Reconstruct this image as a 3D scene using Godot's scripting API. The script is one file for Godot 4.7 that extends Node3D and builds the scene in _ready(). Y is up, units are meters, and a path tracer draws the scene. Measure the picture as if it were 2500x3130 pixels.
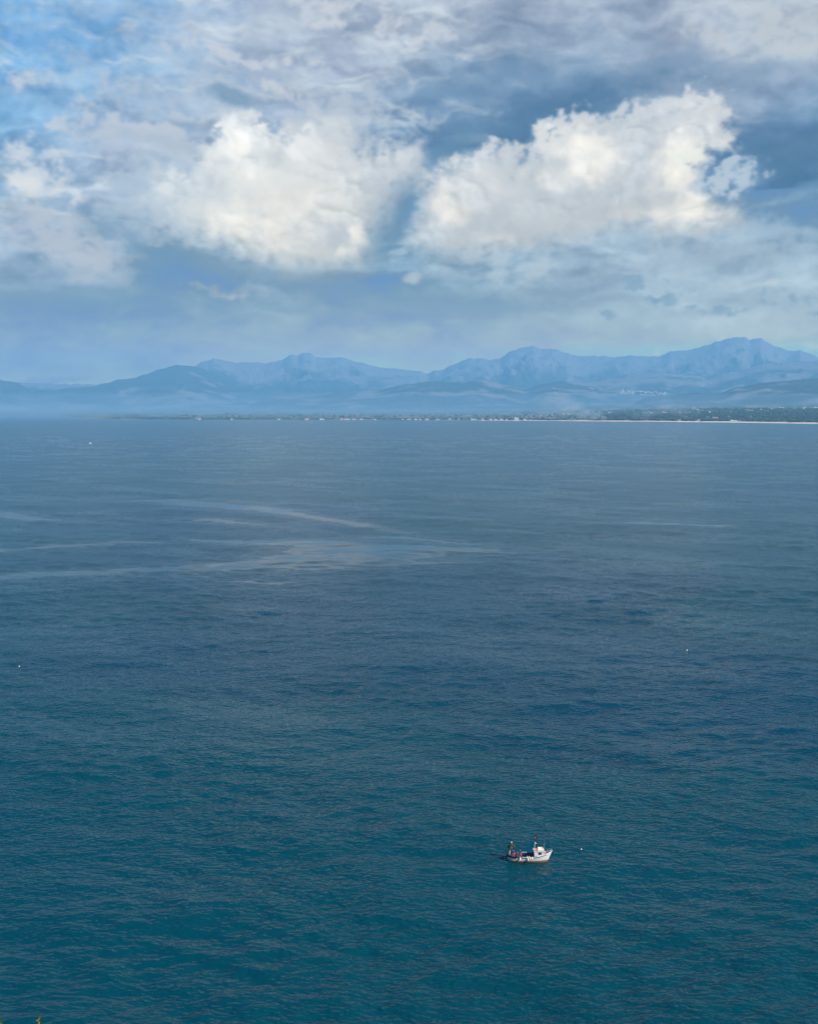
extends Node3D

const FOG := 6.1e-5          # haze per metre
const HAZE_TOP := 1730.0     # how far it reaches above the camera
const HAZE_FAR := 35000.0    # and ahead

const EXPOSURE := 2.0

func _ready() -> void:
	# camera on the headland, 81 m above the sea
	var cam := Camera3D.new()
	cam.name = "camera"
	cam.position = Vector3(0, 81, 0)
	cam.rotation = Vector3(-PITCH, 0, 0)
	cam.fov = 48.0
	cam.near = 0.1
	cam.far = 120000.0
	add_child(cam)
	var world := WorldEnvironment.new()
	world.name = "world_environment"
	var env := Environment.new()
	env.background_mode = Environment.BG_SKY
	var sky := Sky.new()
	var air := PanoramaSkyMaterial.new()
	air.panorama = make_sky()
	sky.sky_material = air
	env.sky = sky
	env.tonemap_mode = Environment.TONE_MAPPER_LINEAR
	env.tonemap_exposure = EXPOSURE
	env.sdfgi_enabled = true
	env.ssao_enabled = true
	env.ssil_enabled = true
	env.fog_enabled = true
	env.fog_density = FOG
	env.fog_light_color = Color(0.485, 0.775, 1.0)
	env.volumetric_fog_enabled = true
	env.volumetric_fog_density = 0.0
	world.environment = env
	add_child(world)
	var sun := DirectionalLight3D.new()
	sun.name = "sun"
	sun.light_energy = 1.6
	sun.light_color = Color(1.0, 0.95, 0.87)
	sun.light_angular_distance = 0.5
	sun.shadow_enabled = true
	add_child(sun)
	sun.look_at_from_position(Vector3(0.72, 0.62, 0.5), Vector3.ZERO)
	build_setting()
	build_things()
# ---------------------------------------------------------------- sky
# The air and the clouds, as colours per direction. Places are given as the direction that a point of a 2500 x 3130 view through the camera looks in.
const F := 3515.0
const PITCH := 0.0908
const PPD := 61.35          # sky units per degree: u runs with the azimuth, v down with the elevation

func way(x: float, y: float) -> Vector3:
	var d := Vector3((x - 1250.0) / F, -(y - 1565.0) / F, -1.0)
	return Basis(Vector3.RIGHT, -PITCH) * d.normalized()

func uv_of(d: Vector3) -> Vector2:
	return Vector2(rad_to_deg(atan2(d.x, -d.z)), -rad_to_deg(asin(d.y))) * PPD

func sky_uv(x: float, y: float) -> Vector2:
	return uv_of(way(x, y))

var SW := 620
var SH := 560
var su0 := -27.25 * PPD
var sv0 := -24.0 * PPD
var du := PPD * 360.0 / 4096.0
var dv := PPD * 180.0 / 4096.0
var cr: PackedFloat32Array
var cg: PackedFloat32Array
var cb: PackedFloat32Array
var warp_a: PackedFloat32Array
var warp_b: PackedFloat32Array
var fine: PackedFloat32Array
var billow: PackedFloat32Array
var heap: PackedFloat32Array

func fbm(seed_: int, freq: float, octaves: int, gain := 0.5, kind := FastNoiseLite.FRACTAL_FBM) -> FastNoiseLite:
	var n := FastNoiseLite.new()
	n.noise_type = FastNoiseLite.TYPE_SIMPLEX_SMOOTH
	n.seed = seed_
	n.frequency = freq
	n.fractal_type = kind
	n.fractal_octaves = octaves
	n.fractal_gain = gain
	return n

func sstep(a: float, b: float, x: float) -> float:
	var t := clampf((x - a) / (b - a), 0.0, 1.0)
	return t * t * (3.0 - 2.0 * t)

func put_tone(i: int, c: Color, a: float) -> void:
	cr[i] += (c.r - cr[i]) * a
	cg[i] += (c.g - cg[i]) * a
	cb[i] += (c.b - cb[i]) * a

# a soft puff: middle and radii in view units, turned by turn degrees; soft is the width of its edge as a share of its radius, rough how far the noise moves it
func puff(x: float, y: float, rx: float, ry: float, turn: float, c: Color, a: float, soft: float, rough: float) -> void:
	var m := sky_uv(x, y)
	var reach := maxf(rx, ry) * (1.0 + rough) + 60.0
	var bend := 70.0 * rough * minf(1.0, minf(rx, ry) / 60.0)
	var ct := cos(deg_to_rad(turn))
	var st := sin(deg_to_rad(turn))
	for j in range(maxi(0, int((m.y - reach - sv0) / dv)), mini(SH, int((m.y + reach - sv0) / dv))):
		for k in range(maxi(0, int((m.x - reach - su0) / du)), mini(SW, int((m.x + reach - su0) / du))):
			var i := j * SW + k
			var p := su0 + k * du - m.x + warp_a[i] * bend
			var q := sv0 + j * dv - m.y + warp_b[i] * bend
			var e := (p * ct + q * st) / rx
			var f := (q * ct - p * st) / ry
			var t := 1.0 - sqrt(e * e + f * f) + (fine[i] * 0.6 + billow[i] * 0.2) * rough
			if t > 0.0:
				put_tone(i, c, a * sstep(0.0, soft, t))

# a cumulus with an outline: its points in view units, and for its top and bottom edge how soft and how ragged it is. light: [x, y, radius x, radius y, Color, share] lumps inside
func cumulus(outline: PackedVector2Array, base: Color, top_soft: float, low_soft: float, ragged: float, left_soft: float, lumps: Array) -> void:
	var pts := PackedVector2Array()
	var lo := Vector2(1e9, 1e9)
	var hi := -lo
	for p in outline:
		var q := sky_uv(p.x, p.y)
		pts.append(q)
		lo = lo.min(q)
		hi = hi.max(q)
	var lit := []
	for l in lumps:
		lit.append([sky_uv(l[0], l[1]), 1.0 / l[2], 1.0 / l[3], l[4], l[5]])
	var n := pts.size()
	var reach := 110.0 + left_soft
	for j in range(maxi(0, int((lo.y - reach - sv0) / dv)), mini(SH, int((hi.y + reach - sv0) / dv))):
		for k in range(maxi(0, int((lo.x - reach - su0) / du)), mini(SW, int((hi.x + reach - su0) / du))):
			var i := j * SW + k
			var p := Vector2(su0 + k * du + warp_a[i] * 26.0, sv0 + j * dv + warp_b[i] * 22.0)
			var near := 1e9
			var inside := false
			var a := pts[n - 1]
			for b in pts:
				var e := b - a
				var w := p - a
				var t := clampf(w.dot(e) / e.length_squared(), 0.0, 1.0)
				near = minf(near, (w - e * t).length_squared())
				if (a.y > p.y) != (b.y > p.y) and p.x < (b.x - a.x) * (p.y - a.y) / (b.y - a.y) + a.x:
					inside = not inside
				a = b
			var d := sqrt(near) * (1.0 if inside else -1.0)
			var low := sstep(-0.1, 0.9, (p.y - lo.y) / (hi.y - lo.y) + 0.25 * (p.x - lo.x) / (hi.x - lo.x) - 0.2)
			var soft := lerpf(top_soft, low_soft, low)
			soft += left_soft * sstep(0.42, 0.0, (p.x - lo.x) / (hi.x - lo.x)) * sstep(0.2, 0.7, low)
			var rag := ragged * (1.0 - 0.55 * low)
			var t := d + fine[i] * rag + billow[i] * rag * 0.55
			var cover := sstep(-soft * 0.45, soft * 0.55, t)
			# thin holes near the ragged edge
			cover *= 1.0 - 0.7 * sstep(0.10, 0.40, -fine[i] + 0.35 * warp_b[i]) * (1.0 - sstep(5.0, 70.0, d)) * (1.0 - 0.7 * low)
			if cover < 0.004:
				continue
			var c := base
			for l in lit:
				var e: float = (p.x - l[0].x) * l[1]
				var f: float = (p.y - l[0].y) * l[2]
				var s := 1.0 - sqrt(e * e + f * f) + 0.22 * billow[i] + 0.5 * warp_a[i] + 0.08 * fine[i]
				if s > 0.0:
					c = c.lerp(l[3], l[4] * sstep(0.0, 0.95, s))
			var lee := clampi(i - 3 * SW + 2, 0, heap.size() - 1)      # towards the light
			var relief := (0.075 * clampf(heap[i] - heap[lee], -0.3, 0.3) + 0.07 * (heap[i] - 0.75)) * sstep(-0.35, 0.35, warp_b[i] + 0.5 * warp_a[i]) + 0.02 * fine[i] + 0.05 * warp_b[i] - 0.035 * low
			c = Color(c.r + relief * 1.1, c.g + relief, c.b + relief * 0.9)
			put_tone(i, c, cover)

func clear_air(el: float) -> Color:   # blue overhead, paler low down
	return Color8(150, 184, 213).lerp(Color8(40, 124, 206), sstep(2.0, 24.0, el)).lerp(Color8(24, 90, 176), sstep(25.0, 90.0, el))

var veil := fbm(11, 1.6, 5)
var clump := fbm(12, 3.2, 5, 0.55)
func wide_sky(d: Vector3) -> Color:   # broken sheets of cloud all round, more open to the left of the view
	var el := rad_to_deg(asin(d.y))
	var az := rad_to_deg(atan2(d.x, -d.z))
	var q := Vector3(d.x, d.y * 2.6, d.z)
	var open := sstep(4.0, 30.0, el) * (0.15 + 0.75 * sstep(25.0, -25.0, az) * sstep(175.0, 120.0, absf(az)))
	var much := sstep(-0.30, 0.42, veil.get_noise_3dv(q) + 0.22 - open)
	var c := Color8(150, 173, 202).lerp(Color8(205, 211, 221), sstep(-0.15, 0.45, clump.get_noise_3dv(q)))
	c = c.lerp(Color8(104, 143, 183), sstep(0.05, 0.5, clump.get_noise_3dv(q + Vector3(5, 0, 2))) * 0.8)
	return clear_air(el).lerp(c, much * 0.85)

func lin(x: float) -> float:
	return x / 12.92 if x <= 0.04045 else pow((x + 0.055) / 1.055, 2.4)

var AIR := Color(0.158, 0.398, 0.725)     # linear: what the haze itself sends to the eye
func seen_through_air(c: Color, el: float) -> Color:
	var tau := minf(FOG * HAZE_TOP / maxf(sin(deg_to_rad(maxf(el, 0.05))), 1e-3), FOG * HAZE_FAR)
	var t := exp(-tau)
	var o := Color(maxf((lin(c.r) - AIR.r * (1.0 - t)) / t, 0.3 * lin(c.r)), maxf((lin(c.g) - AIR.g * (1.0 - t)) / t, 0.3 * lin(c.g)), maxf((lin(c.b) - AIR.b * (1.0 - t)) / t, 0.28 * lin(c.b)))
	var most := lerpf(1.42, 7.0, sstep(0.5, 1.2, tau))
	o.r = minf(o.r, o.b * most)
	return o / EXPOSURE

func paint_clouds() -> void:
	var n := SW * SH
	cr.resize(n); cg.resize(n); cb.resize(n); warp_a.resize(n); warp_b.resize(n); fine.resize(n); billow.resize(n)
	heap.resize(n)
	var nh := fbm(6, 0.0042, 2, 0.5)
	var na := fbm(1, 0.0042, 4)
	var nb := fbm(2, 0.0042, 4)
	var nf := fbm(3, 0.016, 5, 0.62)
	var nbl := fbm(4, 0.010, 4, 0.5, FastNoiseLite.FRACTAL_RIDGED)
	var flakes := fbm(7, 0.0075, 5, 0.52)
	var streak := fbm(5, 0.006, 5, 0.55)
	# large tones of the thin cloud and air, each at its place in the sky
	var tones := [[60, 60, 120, 175, 226], [120, 190, 112, 170, 222], [300, 40, 150, 188, 224], [650, 60, 168, 188, 216], [1000, 50, 174, 189, 208], [1300, 100, 162, 178, 200], [1600, 70, 158, 174, 197], [1720, 180, 132, 160, 190], [2000, 90, 160, 176, 199], [2400, 80, 184, 197, 210], [2250, 230, 160, 178, 203], [2480, 300, 140, 168, 198],
		[1400, 300, 118, 152, 188], [1700, 330, 98, 138, 178], [1250, 420, 112, 148, 186], [2380, 470, 86, 130, 174], [2450, 560, 92, 135, 177], [2330, 640, 130, 165, 196], [2200, 790, 160, 185, 208], [2420, 800, 158, 184, 208], [2400, 970, 164, 190, 211], [60, 340, 122, 174, 219], [230, 300, 148, 184, 220], [450, 370, 180, 192, 212], [480, 240, 150, 186, 220], [330, 130, 124, 176, 224], [750, 250, 172, 188, 212], [1050, 190, 165, 182, 207], [700, 300, 140, 170, 203],
		[310, 480, 166, 181, 208], [40, 460, 140, 182, 218], [90, 640, 158, 185, 213], [420, 620, 150, 178, 208], [230, 750, 166, 183, 208], [560, 740, 104, 148, 186], [60, 850, 142, 172, 203], [300, 900, 126, 163, 195], [450, 950, 122, 161, 195], [100, 960, 120, 160, 196], [700, 880, 130, 165, 197], [1000, 880, 142, 172, 199], [1200, 760, 100, 146, 185], [1450, 860, 138, 170, 197], [1800, 820, 156, 182, 206], [1300, 930, 132, 168, 197], [1700, 930, 146, 176, 203],
		[100, 1060, 140, 177, 208], [700, 1040, 148, 180, 206], [1300, 1040, 152, 181, 206], [1900, 1010, 158, 186, 209], [2450, 1060, 162, 188, 210], [1250, 1200, 152, 184, 210], [200, 1200, 146, 184, 214], [2400, 1200, 158, 188, 212], [-300, 500, 128, 174, 216], [2800, 500, 120, 156, 190], [-300, 100, 112, 168, 220], [2800, 100, 178, 190, 210], [500, -200, 140, 180, 220], [1250, -250, 170, 185, 208], [2200, -250, 175, 187, 208], [-300, 1000, 135, 174, 208], [2800, 1000, 160, 186, 208]]
	var gw := 78
	var gh := 70
	var coarse := Image.create(gw, gh, false, Image.FORMAT_RGBF)
	var at := []
	for t in tones:
		at.append(sky_uv(t[0], t[1]))
	for j in gh:
		for k in gw:
			var p := Vector2(su0 + (k + 0.5) * SW * du / gw, sv0 + (j + 0.5) * SH * dv / gh)
			var sum := Vector3.ZERO
			var all := 0.0
			for m in tones.size():
				var e: Vector2 = (p - at[m]) * Vector2(0.75, 1.25)
				var w := exp(-e.length_squared() / 22000.0) + 1e-4 / (1.0 + e.length_squared() / 90000.0)
				sum += Vector3(tones[m][2], tones[m][3], tones[m][4]) * w
				all += w
			sum /= all * 255.0
			coarse.set_pixel(k, j, Color(sum.x, sum.y, sum.z))
	coarse.resize(SW, SH, Image.INTERPOLATE_CUBIC)
	for j in SH:
		for k in SW:
			var i := j * SW + k
			var u := su0 + k * du
			var v := sv0 + j * dv
			warp_a[i] = na.get_noise_2d(u, v * 1.3)
			warp_b[i] = nb.get_noise_2d(u, v * 1.3)
			fine[i] = nf.get_noise_2d(u, v)
			billow[i] = nbl.get_noise_2d(u + warp_a[i] * 40.0, v + warp_b[i] * 40.0)
			heap[i] = sqrt(absf(nh.get_noise_2d(u + warp_a[i] * 50.0, v * 1.15 + warp_b[i] * 50.0)) + 0.01) + 0.45 * sqrt(absf(nh.get_noise_2d(u * 2.4 + 900.0 + fine[i] * 30.0, v * 2.6)) + 0.01)
			var c := coarse.get_pixel(clampi(k + int(warp_a[i] * 17.0), 0, SW - 1), clampi(j + int(warp_b[i] * 26.0), 0, SH - 1))
			var s := streak.get_noise_2d(u * 0.42, v * 1.5 + warp_a[i] * 50.0) + 0.35 * fine[i]
			s *= 0.11 * sstep(-120.0, -500.0, v) + 0.035
			var field := sstep(-330.0, -520.0, v) * sstep(520.0, 60.0, u)
			if field > 0.0:
				var w := flakes.get_noise_2d(u * 0.55 + warp_a[i] * 40.0, v * 1.9 + warp_b[i] * 60.0)
				var w2 := flakes.get_noise_2d((u + 10.0) * 0.55 + warp_a[i] * 40.0, (v - 12.0) * 1.9 + warp_b[i] * 60.0)
				var lay := sstep(-0.15, 0.40, w - 0.30 * sstep(-560.0, -1050.0, u) * sstep(-640.0, -860.0, v)) * field * 0.62
				var lit := clampf((w - w2) * 0.2, -0.05, 0.06)
				c = c.lerp(Color(0.72 + lit, 0.775 + lit, 0.835 + lit * 0.8), lay)
			cr[i] = c.r + s * 1.1
			cg[i] = c.g + s
			cb[i] = c.b + s * 0.8
	clouds()

func clouds() -> void:
	var white := Color8(232, 235, 236)
	var warm := Color8(243, 242, 238)
	var pearl := Color8(208, 216, 226)
	var lilac := Color8(178, 192, 211)
	var slate := Color8(104, 143, 178)
	var deep := Color8(86, 126, 163)
	var pale := Color8(168, 190, 210)
	# sheets of high cloud with blue between, upper left
	for s in [[330, 20, 300, 34], [120, 55, 150, 24], [600, 110, 150, 50], [420, 105, 90, 26], [560, 180, 190, 46], [250, 190, 170, 40], [80, 260, 180, 36], [310, 250, 130, 50], [820, 215, 260, 40], [660, 270, 200, 34], [520, 300, 260, 36], [900, 60, 260, 60]]:
		puff(s[0], s[1], s[2], s[3], 4, lilac, 0.35, 0.9, 1.4)
	for s in [[760, 170, 220, 22, 6], [850, 262, 130, 22, 17], [440, 372, 210, 34, 5], [180, 375, 90, 24, 8], [1000, 20, 160, 30, 0], [1190, 75, 60, 26, 0], [1020, 70, 110, 22, 0], [1330, 100, 80, 34, 0], [1290, 330, 80, 30, 20], [60, 245, 90, 22, 5]]:
		puff(s[0], s[1], s[2], s[3], s[4], Color8(206, 212, 222), 0.7, 1.0, 1.5)
	for q in [[2310, 90, 130, 44, 30], [2440, 105, 140, 50, 0], [2150, 95, 90, 36, 30]]:
		puff(q[0], q[1], q[2], q[3], q[4], Color8(190, 200, 211), 0.7, 1.0, 1.5)
	puff(470, 420, 330, 80, 6, lilac, 0.7, 0.9, 0.8)
	# slate sheets behind the bright clouds
	puff(1950, 225, 620, 70, 3, Color8(118, 150, 184), 0.55, 0.9, 0.9)
	puff(1480, 260, 330, 90, 0, Color8(112, 147, 183), 0.6, 0.9, 0.9)
	puff(1720, 350, 460, 100, -8, deep, 0.7, 0.9, 0.7)
	puff(1370, 460, 150, 110, 0, slate, 0.75, 0.8, 0.6)
	puff(2420, 470, 240, 120, 4, deep, 0.8, 0.8, 0.5)
	puff(700, 300, 100, 36, 12, slate, 0.6, 0.8, 0.7)
	puff(540, 800, 300, 110, 20, slate, 0.95, 0.9, 0.6)
	puff(1190, 640, 80, 180, 12, slate, 0.8, 0.7, 0.6)
	puff(980, 860, 420, 42, 2, slate, 0.75, 0.9, 0.7)
	puff(1120, 842, 280, 26, 2, deep, 0.6, 0.9, 0.7)
	puff(300, 900, 380, 60, 4, Color8(126, 163, 195), 0.7, 0.9, 1.0)
	puff(60, 920, 160, 50, 0, Color8(120, 158, 193), 0.7, 0.9, 0.8)
	puff(460, 930, 150, 50, 4, Color8(118, 158, 193), 0.7, 0.9, 1.1)
	puff(1150, 900, 330, 40, 2, Color8(122, 158, 190), 0.6, 0.9, 0.8)
	puff(230, 945, 150, 30, 0, Color8(120, 160, 195), 0.6, 0.9, 1.1)
	puff(290, 690, 70, 55, 20, slate, 0.6, 0.8, 0.8)
	puff(100, 790, 70, 22, 0, slate, 0.5, 0.8, 0.8)
	puff(340, 820, 120, 60, 20, lilac, 0.3, 0.8, 0.8)
	# smaller puffs at the left
	puff(85, 520, 105, 112, 0, pearl, 0.85, 0.9, 1.2)
	puff(70, 560, 60, 60, 0, Color8(222, 227, 232), 0.6, 0.9, 0.6)
	puff(262, 615, 62, 58, 0, pearl, 0.75, 0.9, 1.3)
	puff(210, 740, 180, 85, 8, lilac, 0.75, 0.9, 1.2)
	puff(110, 700, 160, 60, 0, lilac, 0.6, 0.9, 1.2)
	puff(250, 830, 90, 40, 0, Color8(160, 182, 208), 0.5, 0.6, 0.9)
	puff(690, 890, 160, 26, 8, Color8(172, 188, 209), 0.5, 1.0, 1.5)
	puff(720, 905, 60, 16, 10, Color8(190, 197, 210), 0.5, 1.0, 1.5)
	# the left bright cloud
	puff(1010, 380, 190, 130, 0, Color8(186, 198, 214), 0.75, 0.7, 0.8)
	puff(520, 590, 230, 180, 20, Color8(178, 197, 217), 0.85, 0.9, 0.7)
	puff(430, 640, 150, 100, 25, Color8(166, 189, 213), 0.6, 0.9, 0.8)
	cumulus(PackedVector2Array([Vector2(590, 530), Vector2(636, 430), Vector2(672, 362), Vector2(726, 338), Vector2(790, 345), Vector2(825, 392), Vector2(900, 395), Vector2(975, 340), Vector2(1060, 380), Vector2(1105, 455), Vector2(1190, 440), Vector2(1290, 420), Vector2(1280, 520), Vector2(1195, 590), Vector2(1165, 690), Vector2(1130, 770), Vector2(1090, 822), Vector2(960, 832), Vector2(800, 818), Vector2(650, 760), Vector2(500, 690), Vector2(430, 600), Vector2(480, 520)]), Color8(196, 206, 217), 50, 140, 30, 150,
		[[560, 620, 230, 150, Color8(200, 213, 225), 0.85], [670, 590, 260, 190, Color8(216, 225, 232), 0.9], [735, 460, 150, 150, Color8(226, 233, 238), 0.9], [850, 580, 300, 200, white, 0.9], [1000, 480, 130, 120, Color8(222, 226, 231), 0.8], [850, 660, 230, 120, Color8(238, 238, 234), 0.8], [880, 740, 200, 80, Color8(226, 228, 228), 0.7], [1010, 780, 150, 45, Color8(214, 220, 224), 0.6], [1095, 715, 50, 50, warm, 0.9], [1045, 770, 60, 36, warm, 0.75], [1200, 490, 100, 80, Color8(208, 216, 225), 0.7], [735, 470, 40, 50, warm, 0.6], [1010, 620, 130, 70, Color8(214, 218, 222), 0.6]])
	# the right bright cloud
	cumulus(PackedVector2Array([Vector2(1262, 770), Vector2(1250, 700), Vector2(1285, 640), Vector2(1275, 560), Vector2(1330, 505), Vector2(1381, 490), Vector2(1450, 455), Vector2(1500, 438), Vector2(1569, 440), Vector2(1594, 486), Vector2(1613, 421), Vector2(1660, 375), Vector2(1715, 345), Vector2(1787, 334), Vector2(1850, 362), Vector2(1903, 325), Vector2(1976, 312), Vector2(2070, 286), Vector2(2165, 270), Vector2(2222, 290), Vector2(2246, 348), Vector2(2246, 440), Vector2(2200, 468), Vector2(2140, 500), Vector2(2130, 545), Vector2(2180, 600), Vector2(2262, 636), Vector2(2268, 690), Vector2(2157, 728), Vector2(1990, 733), Vector2(1970, 690), Vector2(1874, 692), Vector2(1802, 728), Vector2(1685, 735), Vector2(1577, 762), Vector2(1468, 792), Vector2(1350, 785)]), Color8(196, 206, 217), 30, 95, 36, 40,
		[[1500, 560, 180, 110, Color8(216, 222, 228), 0.8], [1700, 420, 130, 90, Color8(224, 228, 232), 0.7], [1790, 480, 190, 110, Color8(238, 239, 238), 0.9], [1823, 472, 80, 80, warm, 0.6], [2080, 480, 160, 150, warm, 0.98], [2085, 640, 180, 60, warm, 0.9], [2120, 320, 140, 60, Color8(222, 227, 232), 0.6], [1345, 610, 50, 90, Color8(234, 235, 234), 0.9], [1400, 660, 60, 40, Color8(234, 233, 230), 0.7], [1500, 730, 110, 40, Color8(222, 223, 224), 0.7], [1880, 650, 110, 60, Color8(208, 213, 219), 0.7], [2030, 610, 45, 34, Color8(198, 206, 216), 0.6], [1640, 660, 150, 60, Color8(206, 213, 221), 0.6], [1300, 730, 80, 50, Color8(196, 210, 222), 0.6], [2150, 700, 120, 26, Color8(214, 218, 222), 0.6]])
	puff(2212, 528, 84, 46, -14, Color8(188, 204, 220), 0.85, 0.8, 1.8)
	# what drifts below them
	puff(1660, 815, 62, 50, -40, Color8(180, 199, 216), 0.6, 0.7, 0.8)
	puff(1520, 820, 50, 60, 0, Color8(180, 200, 217), 0.6, 0.7, 0.7)
	puff(1265, 850, 46, 22, -6, Color8(190, 205, 218), 0.7, 0.8, 0.8)
	puff(2200, 780, 420, 44, -4, pale, 0.6, 0.9, 0.6)
	puff(2380, 700, 200, 50, -4, Color8(158, 184, 207), 0.7, 0.9, 0.6)
	for s in [[1300, 945, 330, 30], [1480, 945, 150, 30], [900, 935, 180, 26], [200, 1155, 160, 10], [110, 1162, 90, 9]]:
		puff(s[0], s[1], s[2], s[3], 1, Color8(128, 163, 194), 0.6, 0.8, 0.9)
	for s in [[1940, 895, 60, 36, -20], [2030, 880, 60, 26, -10], [2375, 905, 34, 34, 20], [2450, 918, 26, 16, 10], [2195, 952, 70, 12, -14], [1855, 955, 26, 14, 30], [2110, 945, 26, 12, -40], [2490, 950, 30, 8, 0]]:
		puff(s[0], s[1], s[2], s[3], s[4], Color8(126, 162, 194), 0.65, 1.0, 2.6)
	puff(2355, 860, 22, 16, 0, Color8(188, 204, 218), 0.6, 0.8, 0.9)

func make_sky() -> ImageTexture:
	paint_clouds()
	# the whole sky at a quarter of the detail, then the part in front at full detail
	var w := 1024
	var h := 1024
	var im := Image.create(w, h, false, Image.FORMAT_RGBH)
	for j in h:
		var el := 90.0 - (j + 0.5) * 180.0 / h
		if el < -1.0:
			break
		if el > 30.0 and j % 4:
			im.blit_rect(im, Rect2i(0, j - 1, w, 1), Vector2i(0, j))
			continue
		for k in w:
			if el > 30.0 and k % 2:
				im.set_pixel(k, j, im.get_pixel(k - 1, j))
				continue
			var az := (k + 0.5) * 360.0 / w - 180.0
			var d := Vector3(sin(deg_to_rad(az)) * cos(deg_to_rad(el)), sin(deg_to_rad(el)), -cos(deg_to_rad(az)) * cos(deg_to_rad(el)))
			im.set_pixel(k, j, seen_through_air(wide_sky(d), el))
	im.fill_rect(Rect2i(0, h / 2 + 6, w, h / 2 - 6), Color(0.25, 0.38, 0.5))
	im.resize(4096, 4096, Image.INTERPOLATE_BILINEAR)
	var k0 := int(round((su0 / PPD + 180.0) * 4096.0 / 360.0))
	var j0 := int(round((sv0 / PPD + 90.0) * 4096.0 / 180.0))
	for j in SH:
		var el := 90.0 - (j0 + j + 0.5) * 180.0 / 4096.0
		for k in SW:
			var i := j * SW + k
			var edge := minf(minf(k, SW - 1 - k) / 70.0, j / 110.0)
			var c := Color(cr[i], cg[i], cb[i])
			c = seen_through_air(c, el)
			if edge < 1.0:
				c = im.get_pixel(k0 + k, j0 + j).lerp(c, sstep(0.0, 1.0, edge))
			im.set_pixel(k0 + k, j0 + j, c)
	# a panorama begins and ends straight ahead
	var turned := Image.create(4096, 4096, false, Image.FORMAT_RGBH)
	turned.blit_rect(im, Rect2i(2048, 0, 2048, 4096), Vector2i(0, 0))
	turned.blit_rect(im, Rect2i(0, 0, 2048, 4096), Vector2i(2048, 0))
	return ImageTexture.create_from_image(turned)
# ---------------------------------------------------------------- helpers
func tag(o: Node, label: String, category: String, group := "", kind := "") -> void:
	if label: o.set_meta("label", label)
	if category: o.set_meta("category", category)
	if group: o.set_meta("group", group)
	if kind: o.set_meta("kind", kind)

func paint(c: Color, rough := 0.7, metal := 0.0) -> StandardMaterial3D:   # c is a real-world (linear) base colour
	var m := StandardMaterial3D.new()
	m.albedo_color = c.linear_to_srgb()
	m.roughness = rough
	m.metallic = metal
	return m

func vertex_paint(rough := 0.9) -> StandardMaterial3D:
	var m := StandardMaterial3D.new()
	m.vertex_color_use_as_albedo = true
	m.roughness = rough
	m.metallic_specular = 0.25
	return m

func put(mesh: Mesh, called: String, m: Material, parent: Node = self) -> MeshInstance3D:
	var o := MeshInstance3D.new()
	o.mesh = mesh
	o.name = called
	if m: o.material_override = m
	parent.add_child(o, true)
	return o

func thing(called: String, label: String, category: String, at: Vector3, turn := 0.0, group := "") -> Node3D:
	var o := Node3D.new()
	o.name = called
	add_child(o, true)
	o.position = at
	o.rotation.y = turn
	tag(o, label, category, group)
	return o

const EYE := Vector3(0, 81, 0)
func on_level(x: float, y: float, level := 0.0) -> Vector3:   # the place at that height above the sea in that direction
	var d := way(x, y)
	return EYE + d * ((level - 81.0) / d.y)

func at_range(x: float, y: float, away: float) -> Vector3:    # the place in that direction at that horizontal distance
	var d := way(x, y)
	return EYE + d * (away / Vector2(d.x, d.z).length())

func sheet(cols: int, rows: int, v: PackedVector3Array, c: PackedColorArray, smooth := true) -> ArrayMesh:   # a grid of points as one mesh, upper side out when columns run right and rows run away
	var st := SurfaceTool.new()
	st.begin(Mesh.PRIMITIVE_TRIANGLES)
	st.set_smooth_group(0 if smooth else -1)
	for i in v.size():
		if c.size(): st.set_color(c[i])
		st.add_vertex(v[i])
	for j in rows - 1:
		for k in cols - 1:
			var a := j * cols + k
			for t in [a, a + cols, a + 1, a + 1, a + cols, a + cols + 1]:
				st.add_index(t)
	st.generate_normals()
	return st.commit()

# ---------------------------------------------------------------- setting
var swell := fbm(21, 0.045, 2)
var chop := fbm(22, 1.0, 1)
var gust := fbm(23, 0.007, 4)
var slick_edge := fbm(24, 0.02, 4, 0.6)
var long_swell := fbm(25, 0.012, 2)

var swells := []
func wave(x: float, z: float, cell: float) -> float:
	# waves of every length from 4 m up, crests across the wind; those shorter than the mesh can carry are left to the ripples of the surface
	var h := 0.0
	var g := 1.0 + 0.9 * gust.get_noise_2d(x, z * 1.2)
	for w in swells:
		var share := clampf(1.9 - 0.9 * 2.4 * cell / w[0], 0.0, 1.0)
		if share <= 0.0: continue
		var a: float = x * w[2] + z * w[3]
		var b: float = z * w[2] - x * w[3]
		h += w[1] * share * (g if w[0] < 20.0 else 1.0) * chop.get_noise_2d(a * w[4] / w[0], b / w[0])
	return h

var slicks := []     # calm bands: [from, to, half width] on the water
func calm(x: float, z: float) -> float:
	var best := 0.0
	var p := Vector2(x, z)
	for s in slicks:
		var e: Vector2 = s[1] - s[0]
		var t := clampf((p - s[0]).dot(e) / e.length_squared(), 0.0, 1.0)
		var q: Vector2 = s[0] + e * t
		var d := absf(p.y - q.y) * 0.8 + absf(p.x - q.x) * 0.3
		var w: float = lerpf(s[2], s[3], t)
		best = maxf(best, (1.0 - d / w) * s[4])
	return best

func water_look(stir: float, ripples: Texture2D) -> StandardMaterial3D:
	var m := StandardMaterial3D.new()
	m.vertex_color_use_as_albedo = true
	m.roughness = 0.10 + 0.08 * stir
	m.metallic_specular = 0.2
	m.normal_enabled = true
	m.normal_texture = ripples
	m.normal_scale = stir
	return m

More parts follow.
